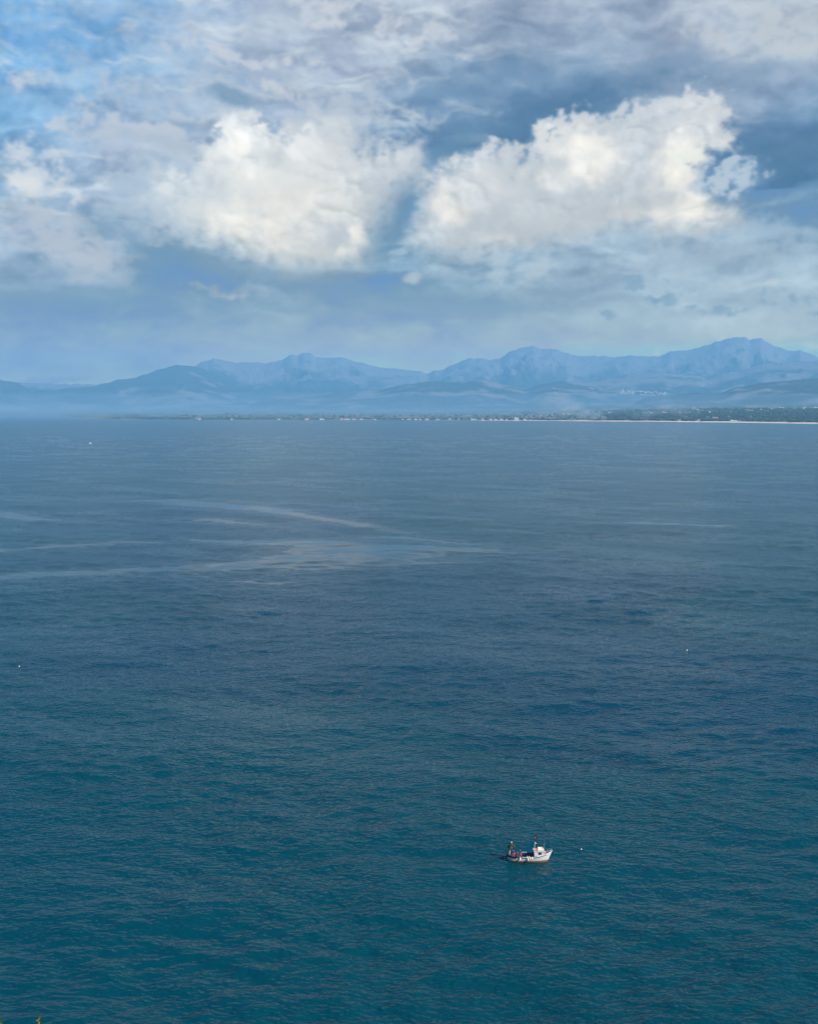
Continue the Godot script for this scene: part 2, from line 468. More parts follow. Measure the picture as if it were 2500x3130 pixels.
func lattice(rng: RandomNumberGenerator, nx: int, ny: int, n: int) -> PackedFloat32Array:   # smooth random relief that repeats without a seam
	var im := Image.create(nx + 16, ny + 16, false, Image.FORMAT_RF)
	for j in ny:
		for k in nx:
			im.set_pixel(k + 8, j + 8, Color(rng.randf_range(-1, 1), 0, 0))
	for j in range(8, ny + 8):
		for k in 8:
			im.set_pixel(k, j, im.get_pixel(k + nx, j))
			im.set_pixel(nx + 8 + k, j, im.get_pixel(8 + k, j))
	im.blit_rect(im, Rect2i(0, ny, nx + 16, 8), Vector2i(0, 0))
	im.blit_rect(im, Rect2i(0, 8, nx + 16, 8), Vector2i(0, ny + 8))
	var sx := n / nx
	var sy := n / ny
	im.resize((nx + 16) * sx, (ny + 16) * sy, Image.INTERPOLATE_CUBIC)
	return im.get_region(Rect2i(8 * sx, 8 * sy, n, n)).get_data().to_float32_array()

func ripple_map(n: int) -> ImageTexture:
	var rng := RandomNumberGenerator.new()
	rng.seed = 77
	var a := lattice(rng, 32, 32, n)      # tile 87 m: ripples of about 2.7 m, then halves
	var b := lattice(rng, 64, 128, n)
	var c := lattice(rng, 128, 256, n)
	var d := lattice(rng, 256, 256, n)
	var bytes := PackedByteArray()
	bytes.resize(n * n)
	for i in n * n:
		bytes[i] = clampi(int(128.0 + 40.0 * a[i] + 34.0 * b[i] + 26.0 * c[i] + 12.0 * d[i]), 0, 255)
	var im := Image.create_from_data(n, n, false, Image.FORMAT_L8, bytes)
	im.convert(Image.FORMAT_RGBA8)
	im.bump_map_to_normal_map(RIPPLE)
	return ImageTexture.create_from_image(im)

const RIPPLE := 6.2

func build_sea() -> void:
	var tile := 87.0
	# [wave length, height, direction, how long the crests are]
	for w in [[4.0, 0.14, -0.2, 0.6], [8.0, 0.11, 0.3, 0.55], [16.0, 0.075, -0.25, 0.5], [34.0, 0.045, 0.5, 0.4], [75.0, 0.030, -0.5, 0.35], [170.0, 0.022, 0.45, 0.35]]:
		swells.append([w[0], w[1] * w[0] * 0.24, cos(w[2]), sin(w[2]), w[3]])
	var ripples := ripple_map(1024)
	for s in [[510, 1532, 800, 1560, 4, 4, 0.75], [800, 1560, 1230, 1622, 4, 3, 0.75], [640, 1655, 950, 1662, 3, 9, 0.8], [950, 1662, 1110, 1680, 9, 16, 1.0], [1110, 1680, 960, 1722, 17, 14, 1.1], [960, 1722, 520, 1740, 14, 8, 1.1], [520, 1740, 0, 1765, 8, 7, 0.9], [770, 1780, 900, 1788, 4, 3, 0.8], [-100, 1690, 420, 1660, 6, 4, 0.6], [1100, 1680, 1550, 1690, 10, 4, 0.55], [1960, 1602, 2200, 1612, 4, 3, 0.7], [1200, 1640, 1450, 1660, 5, 3, 0.5], [0, 1570, 110, 1590, 4, 3, 0.6], [650, 1590, 800, 1600, 5, 4, 0.6]]:
		var a := on_level(s[0], s[1])
		var b := on_level(s[2], s[3])
		var k := a.length_squared() / 285000.0     # metres on the water per view unit down the picture
		var l := b.length_squared() / 285000.0
		slicks.append([Vector2(a.x, a.z), Vector2(b.x, b.z), s[4] * k * 1.7, s[5] * l * 1.7, s[6]])
	var azs := PackedFloat32Array()
	for k in 30:
		azs.append(lerpf(-180.0, -33.0, k / 30.0))
	for k in 940:
		azs.append(lerpf(-33.0, 33.0, k / 940.0))
	for k in 31:
		azs.append(lerpf(33.0, 180.0, k / 30.0))
	var rs := PackedFloat32Array([0.5, 20.0, 60.0, 100.0, 125.0])
	for k in 780:
		rs.append(1.0 / lerpf(1.0 / 132.0, 1.0 / 3600.0, k / 780.0))
	for k in 18:
		rs.append(3600.0 * pow(1.105, k))
	var cols := azs.size()
	var rows := rs.size()
	var v := PackedVector3Array()
	var nv := PackedVector3Array()
	var uv := PackedVector2Array()
	v.resize(cols * rows)
	nv.resize(cols * rows)
	uv.resize(cols * rows)
	for j in rows:
		var r := rs[j]
		var step_r := r * r * 9.3e-6
		for k in cols:
			var az := deg_to_rad(azs[k])
			var x := sin(az) * r
			var z := -cos(az) * r
			var h := 0.0
			if absf(azs[k]) <= 33.0 and r > 100.0 and r < 3600.0:
				h = wave(x, z, maxf(step_r, r * 0.00123))
			v[j * cols + k] = Vector3(x, h, z)
			uv[j * cols + k] = Vector2(x, z) / tile
	# the water's own colour, in drifting patches a little bluer or greener
	var bluer := Color(0.0002, 0.034, 0.059)
	var greener := Color(0.0003, 0.037, 0.057)
	var depth := fbm(26, 0.0016, 4, 0.55)
	var vc := PackedColorArray()
	vc.resize(cols * rows)
	for i in cols * rows:
		vc[i] = bluer.lerp(greener, sstep(-0.3, 0.3, depth.get_noise_2d(v[i].x, v[i].z)))
	for j in rows:
		var up := mini(j + 1, rows - 1)
		var dn := maxi(j - 1, 0)
		for k in cols:
			var e := v[j * cols + mini(k + 1, cols - 1)] - v[j * cols + maxi(k - 1, 0)]
			var f := v[up * cols + k] - v[dn * cols + k]
			var m := e.cross(f)
			nv[j * cols + k] = m.normalized() if m.y > 0.0 else -m.normalized()
	var rough := PackedInt32Array()
	var still := PackedInt32Array()
	var lull := PackedInt32Array()
	var fan := fbm(27, 0.02, 3)
	var rng := RandomNumberGenerator.new()
	rng.seed = 5
	for j in rows - 1:
		var near := rs[j] > 400.0 and rs[j] < 3300.0
		for k in cols - 1:
			var a := j * cols + k
			var quiet := false
			var edge := false
			if near and azs[k] > -26.0 and azs[k] < 22.0:
				var w := v[a]
				var q := calm(w.x, w.z)
				if q > 0.0:
					var n := q + 0.3 * slick_edge.get_noise_2d(w.x * 0.12, w.z * 0.4)
					quiet = n > 0.42
					edge = n > 0.08
			var p := v[a]
			var eased := edge
			if not quiet and not edge and rs[j] > 110.0 and rs[j] < 3300.0:
				var g := fan.get_noise_2d((p.x * 0.8 + p.z * 0.6) * 0.25, p.z * 0.8 - p.x * 0.6) + 0.8 * gust.get_noise_2d(p.x, p.z)
				eased = 0.85 * sstep(-0.05, 0.45, g) > rng.randf()
			var quad := [a, a + cols, a + 1, a + 1, a + cols, a + cols + 1]
			for t in quad:
				if quiet: still.append(t)
				elif eased: lull.append(t)
				else: rough.append(t)
	var mesh := ArrayMesh.new()
	for tri in [rough, still, lull]:
		var arr := []
		arr.resize(Mesh.ARRAY_MAX)
		arr[Mesh.ARRAY_VERTEX] = v
		arr[Mesh.ARRAY_NORMAL] = nv
		arr[Mesh.ARRAY_TEX_UV] = uv
		arr[Mesh.ARRAY_COLOR] = vc
		arr[Mesh.ARRAY_INDEX] = tri
		mesh.add_surface_from_arrays(Mesh.PRIMITIVE_TRIANGLES, arr)
	mesh.surface_set_material(0, water_look(1.0, ripples))
	mesh.surface_set_material(1, water_look(0.12, ripples))
	mesh.surface_set_material(2, water_look(0.6, ripples))
	tag(put(mesh, "water", null), "open blue sea with small wind waves and calm streaks", "", "", "structure")

var grounds := {}
func on_ridge(called: String, x: float, y: float) -> Vector3:   # where the line of sight first meets that ridge
	var g: Array = grounds[called]
	var k := clampi(int(round((x - g[0]) / (g[1] - g[0]) * (g[2] - 1))), 0, g[2] - 1)
	var d := way(x, y)
	var rise := d.y / Vector2(d.x, d.z).length()
	for j in g[3]:
		var p: Vector3 = g[4][j * g[2] + k]
		if p.y - 81.0 >= rise * Vector2(p.x, p.z).length():
			return p
	return g[4][(g[3] / 2) * g[2] + k]

func on_plain(x: float, y: float) -> Vector3:
	var d := way(x, y)
	var rise := d.y / Vector2(d.x, d.z).length()
	var s := 60.0
	while s < 6000.0:
		var p := on_land(x, s)
		if p.y - 81.0 >= rise * Vector2(p.x, p.z).length():
			return p
		s += 15.0
	return on_land(x, 6000.0)

func crest_at(pts: Array, x: float) -> float:
	for i in range(1, pts.size()):
		if x <= pts[i].x or i == pts.size() - 1:
			var a: Vector2 = pts[i - 1]
			var b: Vector2 = pts[i]
			var t := clampf((x - a.x) / (b.x - a.x), 0.0, 1.0)
			return lerpf(a.y, b.y, lerpf(t, t * t * (3.0 - 2.0 * t), 0.5))
	return pts[0].y

var spur := fbm(41, 0.0005, 5, 0.45, FastNoiseLite.FRACTAL_RIDGED)
var cover := fbm(42, 0.0011, 5, 0.6)
var jag := fbm(43, 0.02, 4, 0.6)

# a ridge as real ground: its crest follows pts (in view units) at that distance; it falls away before and behind with spurs and gullies
func ridge(called: String, label: String, away: float, front: float, back: float, pts: Array, rugged: float, green: Color, stone: Color, stony: float) -> void:
	var cols := 1100
	var rows := 84
	var x0: float = pts[0].x
	var x1: float = pts[-1].x
	var v := PackedVector3Array()
	var c := PackedColorArray()
	for j in rows:
		var t := j / (rows - 1.0)
		var r := away - front + (front + back) * t
		for k in cols:
			var x := lerpf(x0, x1, k / (cols - 1.0))
			var d := way(x, 1245.0)
			var az := atan2(d.x, -d.z)
			var bend := jag.get_noise_2d(x * 0.3, 7.0)
			var top := at_range(x, crest_at(pts, x) + rugged * 2.0 * bend, away).y
			var teeth := rugged * 4.0 * jag.get_noise_2d(x * 1.8, away) * away / F
			var s := (r - away) / (front if r < away else back)
			var body := pow(maxf(0.0, 1.0 - absf(s)), 1.25)
			var px := sin(az) * r
			var pz := -cos(az) * r
			var cut := spur.get_noise_2d(px + 1500.0 * cover.get_noise_2d(px * 0.3, pz * 0.3), pz + 0.35 * px)
			var h := top * body * (1.0 + rugged * 0.2 * cut * sstep(0.0, 0.35, absf(s))) + 60.0 * cut * rugged * sstep(0.02, 0.3, absf(s)) * body
			h += teeth * sstep(0.86, 1.0, body)
			h -= 12.0 * (1.0 - sstep(0.0, 0.12, body))
			var edge := minf(k, cols - 1 - k) / 80.0
			h = lerpf(-12.0, h, clampf(edge, 0.0, 1.0))
			v.append(Vector3(px, h, pz))
			var rocky := sstep(0.05, 0.55, cover.get_noise_2d(px, pz) + stony * (body - 0.45) * 1.5 + 0.35 * cut)
			c.append(green.lerp(stone, rocky))
	grounds[called] = [x0, x1, cols, rows, v]
	tag(put(sheet(cols, rows, v, c), called, vertex_paint()), label, "", "", "structure")

func shore_range(x: float) -> float:
	return 284715.0 / (crest_at([Vector2(-1100, 1262), Vector2(-200, 1265), Vector2(150, 1269), Vector2(340, 1280), Vector2(640, 1283), Vector2(1250, 1284.5), Vector2(1600, 1286), Vector2(1900, 1287.5), Vector2(2200, 1289.5), Vector2(2500, 1292.5), Vector2(3000, 1299), Vector2(3700, 1312)], x) - 1245.0)

var lie := fbm(51, 0.0012, 3)
func land_height(x: float, inland: float) -> float:
	var rise := lerpf(0.004, 0.0165, sstep(1300.0, 2300.0, x))
	var dune := (1.5 + 4.0 * sstep(900.0, 2300.0, x)) * sstep(-20.0, 170.0, inland)
	return -1.0 + dune + rise * maxf(0.0, inland - 100.0) + 4.0 * (lie.get_noise_2d(x * 2.0, inland) + 0.3) * sstep(150.0, 900.0, inland)

func on_land(x: float, inland: float) -> Vector3:
	var d := way(x, 1245.0)
	var az := atan2(d.x, -d.z)
	var r := shore_range(x) + inland
	return Vector3(sin(az) * r, land_height(x, inland), -cos(az) * r)

func build_land() -> void:
	var v := PackedVector3Array()
	var c := PackedColorArray()
	var cols := 620
	var steps := [-60, 0, 25, 50, 80, 110, 140, 170, 200, 260, 330, 420, 520, 640, 780, 940, 1120, 1320, 1550, 1800, 2100, 2400, 2800, 3300, 4000, 5000, 6500, 9000, 12500]
	for s in steps:
		for k in cols:
			var x := lerpf(-1100.0, 3700.0, k / (cols - 1.0))
			var p := on_land(x, s)
			v.append(p)
			var wide := 165.0 * sstep(560.0, 2100.0, x) * (1.0 + 0.5 * jag.get_noise_2d(x * 0.6, 5.0))
			var sandy := 1.0 - sstep(wide * 0.8, wide + 10.0, s + 40.0 * jag.get_noise_2d(x * 1.5, 3.0))
			var n := cover.get_noise_2d(p.x * 2.0, p.z)
			var g := Color(0.055, 0.075, 0.035).lerp(Color(0.17, 0.16, 0.09), sstep(0.0, 0.4, n))
			c.append(g.lerp(Color(0.55, 0.47, 0.36), sandy))
	tag(put(sheet(cols, steps.size(), v, c), "coastal_plain", vertex_paint()), "low coastal plain of scrub and fields behind a pale sand beach", "", "", "structure")

func build_ranges() -> void:
	var scrub := Color(0.028, 0.04, 0.024)
	var rock := Color(0.15, 0.145, 0.135)
	ridge("distant_mountain", "", 28000, 6400, 4200, [Vector2(-900, 1150), Vector2(-500, 1120), Vector2(-100, 1165), Vector2(300, 1175), Vector2(560, 1130), Vector2(595, 1117), Vector2(632, 1104), Vector2(657, 1094), Vector2(682, 1102), Vector2(726, 1109), Vector2(770, 1107), Vector2(813, 1110), Vector2(864, 1100), Vector2(878, 1090), Vector2(893, 1083), Vector2(912, 1086), Vector2(929, 1077), Vector2(951, 1079), Vector2(969, 1091), Vector2(1009, 1092), Vector2(1038, 1090), Vector2(1089, 1105), Vector2(1132, 1116), Vector2(1183, 1123), Vector2(1250, 1132), Vector2(1280, 1133), Vector2(1308, 1141), Vector2(1330, 1132), Vector2(1344, 1132), Vector2(1395, 1110), Vector2(1431, 1096), Vector2(1468, 1095), Vector2(1493, 1100), Vector2(1526, 1096), Vector2(1562, 1073), Vector2(1591, 1062), Vector2(1624, 1059), Vector2(1656, 1067), Vector2(1685, 1065), Vector2(1722, 1076), Vector2(1758, 1087), Vector2(1802, 1087), Vector2(1867, 1091), Vector2(1932, 1086), Vector2(1976, 1090), Vector2(2012, 1090), Vector2(2048, 1074), Vector2(2092, 1071), Vector2(2143, 1060), Vector2(2186, 1044), Vector2(2237, 1031), Vector2(2266, 1030), Vector2(2288, 1038), Vector2(2317, 1033), Vector2(2346, 1050), Vector2(2361, 1060), Vector2(2411, 1074), Vector2(2440, 1070), Vector2(2469, 1080), Vector2(2500, 1094), Vector2(2700, 1120), Vector2(3000, 1090), Vector2(3500, 1140)], 1.0, scrub, rock, 1.2)
	ridge("near_mountain", "", 24000, 4600, 3600, [Vector2(-900, 1130), Vector2(-500, 1175), Vector2(-150, 1140), Vector2(0, 1158), Vector2(22, 1163), Vector2(54, 1167), Vector2(73, 1178), Vector2(105, 1193), Vector2(131, 1190), Vector2(171, 1193), Vector2(203, 1184), Vector2(247, 1184), Vector2(290, 1180), Vector2(327, 1171), Vector2(363, 1159), Vector2(407, 1155), Vector2(450, 1142), Vector2(494, 1126), Vector2(541, 1114), Vector2(581, 1116), Vector2(617, 1123), Vector2(653, 1138), Vector2(690, 1158), Vector2(726, 1176), Vector2(770, 1190), Vector2(871, 1207), Vector2(1000, 1225), Vector2(1150, 1245)], 0.45, scrub, rock, -0.5)
	ridge("foothill", "", 22500, 4000, 3200, [Vector2(1500, 1190), Vector2(1800, 1160), Vector2(1900, 1150), Vector2(2012, 1140), Vector2(2150, 1150), Vector2(2250, 1135), Vector2(2339, 1112), Vector2(2380, 1110), Vector2(2440, 1107), Vector2(2500, 1100), Vector2(2700, 1085), Vector2(3100, 1130), Vector2(3500, 1120)], 0.7, scrub, rock, 0.6)
	ridge("low_hill", "", 19500, 4200, 2800, [Vector2(700, 1230), Vector2(835, 1212), Vector2(944, 1206), Vector2(1053, 1199), Vector2(1161, 1190), Vector2(1250, 1173), Vector2(1315, 1162), Vector2(1395, 1168), Vector2(1468, 1161), Vector2(1540, 1174), Vector2(1606, 1190), Vector2(1656, 1172), Vector2(1715, 1165), Vector2(1802, 1174), Vector2(1860, 1190), Vector2(1930, 1196), Vector2(2030, 1200), Vector2(2120, 1215), Vector2(2250, 1230)], 0.55, scrub, rock, 0.1)
	ridge("wooded_hill", "", 15000, 3000, 2600, [Vector2(1850, 1232), Vector2(1950, 1218), Vector2(2012, 1210), Vector2(2106, 1200), Vector2(2194, 1202), Vector2(2252, 1182), Vector2(2339, 1168), Vector2(2500, 1154), Vector2(2700, 1140), Vector2(3100, 1165), Vector2(3500, 1150)], 0.5, scrub, rock, -0.1)

func build_setting() -> void:
	build_sea()
	build_land()
	build_ranges()

# ---------------------------------------------------------------- shapes
func solid(size: Vector3, at: Vector3, called: String, m: Material, parent: Node, turn := Vector3.ZERO) -> MeshInstance3D:   # a box with chamfered edges
	var b := minf(size.x, minf(size.y, size.z)) * 0.12
	var h := size / 2.0
	var st := SurfaceTool.new()
	st.begin(Mesh.PRIMITIVE_TRIANGLES)
	st.set_smooth_group(-1)
	var pts := PackedVector3Array()
	for axis in 3:
		for s in [-1.0, 1.0]:
			var u := (axis + 1) % 3
			var w := (axis + 2) % 3
			var q := []
			for c in [[-1, -1], [1, -1], [1, 1], [-1, 1]]:
				var p := Vector3.ZERO
				p[axis] = s * h[axis]
				p[u] = c[0] * (h[u] - b)
				p[w] = c[1] * (h[w] - b)
				q.append(p)
				pts.append(p)
			quad(st, q, Vector3.ZERO)
	for axis in 3:      # the chamfers between two faces
		var u := (axis + 1) % 3
		var w := (axis + 2) % 3
		for s in [-1.0, 1.0]:
			for t in [-1.0, 1.0]:
				var q := []
				for e in [[-1, 0], [1, 0], [1, 1], [-1, 1]]:
					var p := Vector3.ZERO
					p[axis] = e[0] * (h[axis] - b)
					p[u] = s * (h[u] - (b if e[1] else 0.0))
					p[w] = t * (h[w] - (0.0 if e[1] else b))
					q.append(p)
				quad(st, q, Vector3.ZERO)
	for s in 8:
		var g := Vector3(1 if s & 1 else -1, 1 if s & 2 else -1, 1 if s & 4 else -1)
		var p := [Vector3(h.x, h.y - b, h.z - b) * g, Vector3(h.x - b, h.y, h.z - b) * g, Vector3(h.x - b, h.y - b, h.z) * g]
		face(st, p[0], p[1], p[2], g)
	st.generate_normals()
	var o := put(st.commit(), called, m, parent)
	o.position = at
	o.rotation = turn
	return o

func face(st: SurfaceTool, a: Vector3, b: Vector3, c: Vector3, out: Vector3) -> void:   # wound so that it faces out
	if (b - a).cross(c - a).dot(out) > 0.0:
		var t := b
		b = c
		c = t
	st.add_vertex(a); st.add_vertex(b); st.add_vertex(c)

func quad(st: SurfaceTool, q: Array, middle: Vector3) -> void:
	var out: Vector3 = (q[0] + q[1] + q[2] + q[3]) / 4.0 - middle
	face(st, q[0], q[1], q[2], out)
	face(st, q[0], q[2], q[3], out)

func rod(a: Vector3, b: Vector3, ra: float, rb: float, called: String, m: Material, parent: Node, sides := 10) -> MeshInstance3D:
	var c := CylinderMesh.new()
	c.bottom_radius = ra
	c.top_radius = rb
	c.height = a.distance_to(b)
	c.radial_segments = sides
	c.rings = 1
	var o := put(c, called, m, parent)
	o.transform = Transform3D(Basis(Quaternion(Vector3.UP, (b - a).normalized())), (a + b) / 2.0)
	return o

func lathe(profile: PackedVector2Array, sides: int) -> ArrayMesh:   # (radius, height) from bottom to top
	var st := SurfaceTool.new()
	st.begin(Mesh.PRIMITIVE_TRIANGLES)
	for j in profile.size() - 1:
		for k in sides:
			var q := []
			for e in [[j, k], [j, k + 1], [j + 1, k + 1], [j + 1, k]]:
				var a: float = TAU * e[1] / sides
				q.append(Vector3(cos(a) * profile[e[0]].x, profile[e[0]].y, sin(a) * profile[e[0]].x))
			var mid := Vector3(0, (profile[j].y + profile[j + 1].y) / 2.0, 0)
			var out: Vector3 = (q[0] + q[1] + q[2] + q[3]) / 4.0 - mid
			if out.length() < 0.001: out = Vector3.UP
			face(st, q[0], q[1], q[2], out)
			face(st, q[0], q[2], q[3], out)
	st.index()
	st.generate_normals()
	return st.commit()

func ball(r: float, at: Vector3, called: String, m: Material, parent: Node, squash := Vector3.ONE) -> MeshInstance3D:
	var s := SphereMesh.new()
	s.radius = r
	s.height = 2.0 * r
	s.radial_segments = 16
	s.rings = 8
	var o := put(s, called, m, parent)
	o.position = at
	o.scale = squash
	return o

func hoop(r: float, thick: float, at: Vector3, called: String, m: Material, parent: Node, turn := Vector3.ZERO) -> MeshInstance3D:
	var t := TorusMesh.new()
	t.inner_radius = r - thick
	t.outer_radius = r + thick
	t.rings = 20
	t.ring_segments = 8
	var o := put(t, called, m, parent)
	o.position = at
	o.rotation = turn
	return o

func rope(points: Array, r: float) -> ArrayMesh:   # a tube through these points
	var curve := Curve3D.new()
	for i in points.size():
		var a: Vector3 = points[maxi(0, i - 1)]
		var b: Vector3 = points[mini(points.size() - 1, i + 1)]
		curve.add_point(points[i], (a - b) / 6.0, (b - a) / 6.0)
	var st := SurfaceTool.new()
	st.begin(Mesh.PRIMITIVE_TRIANGLES)
	var n := points.size() * 8
	var rings := []
	for i in n + 1:
		var p := curve.sample_baked(curve.get_baked_length() * i / n)
		var q := curve.sample_baked(minf(curve.get_baked_length(), curve.get_baked_length() * i / n + 0.01))
		var w := curve.sample_baked(maxf(0.0, curve.get_baked_length() * i / n - 0.01))
		var f := (q - w).normalized()
		var side := f.cross(Vector3(0.31, 0.2, 0.93)).normalized()
		var up := side.cross(f)
		var ring := []
		for k in 6:
			ring.append(p + (side * cos(TAU * k / 6.0) + up * sin(TAU * k / 6.0)) * r)
		rings.append([ring, p])
	for i in n:
		for k in 6:
			quad(st, [rings[i][0][k], rings[i][0][(k + 1) % 6], rings[i + 1][0][(k + 1) % 6], rings[i + 1][0][k]], (rings[i][1] + rings[i + 1][1]) / 2.0)
	st.index()
	st.generate_normals()
	return st.commit()

# ---------------------------------------------------------------- boats
class Hull:
	var length := 8.2
	var beam := 1.22
	var mid := 0.83
	var bow := 0.72
	var stern := 0.2
	var rake := 0.8
	func sheer(t: float) -> float:
		return mid + bow * pow(maxf(0.0, t), 2.0) + stern * pow(maxf(0.0, -t), 2.0)
	func point(t: float, y: float, out: float) -> Vector3:
		var u := clampf((y + 0.4) / (sheer(t) + 0.4), 0.0, 1.2)
		var b := beam * (pow(1.0 - pow(t, 2.3), 0.85) if t > 0.0 else sqrt(1.0 - pow(-t, 3.4)))
		b *= lerpf(0.52, 1.0, pow(u, 0.65))
		var x := t * length / 2.0
		x -= (rake * maxf(0.0, t) * maxf(0.0, t) - 0.3 * t * t * float(t < 0.0)) * (1.0 - u)
		return Vector3(x + out * t * t * t, y, b + out * (1.0 - t * t))
	func times(n: int) -> Array:
		var ts := []
		for i in n + 1:
			ts.append(sin(PI * (i / float(n) - 0.5)))
		return ts

func hull_band(h: Hull, lo_abs: float, lo_rel: float, hi_abs: float, hi_rel: float, out: float, from := -1.0, to := 1.0, steps := 4) -> ArrayMesh:   # a strip of both sides of the hull, between two heights that may follow the sheer
	var st := SurfaceTool.new()
	st.begin(Mesh.PRIMITIVE_TRIANGLES)
	var ts := h.times(40)
	for side in [1.0, -1.0]:
		var grid := []
		for t in ts:
			if t < from or t > to: continue
			var row := []
			for k in steps + 1:
				var y := lerpf(lo_abs + lo_rel * h.sheer(t), hi_abs + hi_rel * h.sheer(t), k / float(steps))
				row.append(h.point(t, y, out) * Vector3(1, 1, side))
			grid.append(row)
		for i in grid.size() - 1:
			for k in steps:
				var q := [grid[i][k], grid[i + 1][k], grid[i + 1][k + 1], grid[i][k + 1]]
				var away := Vector3(0, 0, side) if out > -0.03 else Vector3(0, 0, -side)
				face(st, q[0], q[1], q[2], away)
				face(st, q[0], q[2], q[3], away)
	st.index()
	st.generate_normals()
	return st.commit()

func hull_deck(h: Hull, lo_abs: float, lo_rel: float, inset: float, from := -1.0, to := 1.0) -> ArrayMesh:   # a floor across the hull, level or following the sheer
	var st := SurfaceTool.new()
	st.begin(Mesh.PRIMITIVE_TRIANGLES)
	var last := []
	for t in h.times(40):
		if t < from or t > to: continue
		var y := lo_abs + lo_rel * h.sheer(t)
		var p := h.point(t, y, 0.0)
		var z := maxf(0.0, p.z - inset)
		var row := [Vector3(p.x, y, -z), Vector3(p.x, y + 0.03, 0), Vector3(p.x, y, z)]
		if last.size():
			for k in 2:
				face(st, last[k], row[k], row[k + 1], Vector3.UP)
				face(st, last[k], row[k + 1], last[k + 1], Vector3.UP)
		last = row
	st.index()
	st.generate_normals()
	return st.commit()

func hull_rail(h: Hull, rise: float, out: float, thick: float, from := -1.0, to := 1.0) -> ArrayMesh:   # the capping rail on top of the sides
	var pts := []
	for side in [1.0, -1.0]:
		var line := []
		for t in h.times(26):
			if t < from or t > to: continue
			var p := h.point(clampf(t, -0.999, 0.999), h.sheer(t), out)
			line.append(Vector3(p.x, p.y + rise, p.z * side))
		if (side < 0.0) == (to > 0.5): line.reverse()
		pts += line
	return rope(pts, thick)

var BOAT := Vector3.ZERO
func aboard(p: Vector3) -> Vector3:
	return BOAT + p.rotated(Vector3.UP, BOAT_TURN)
const BOAT_TURN := 0.02

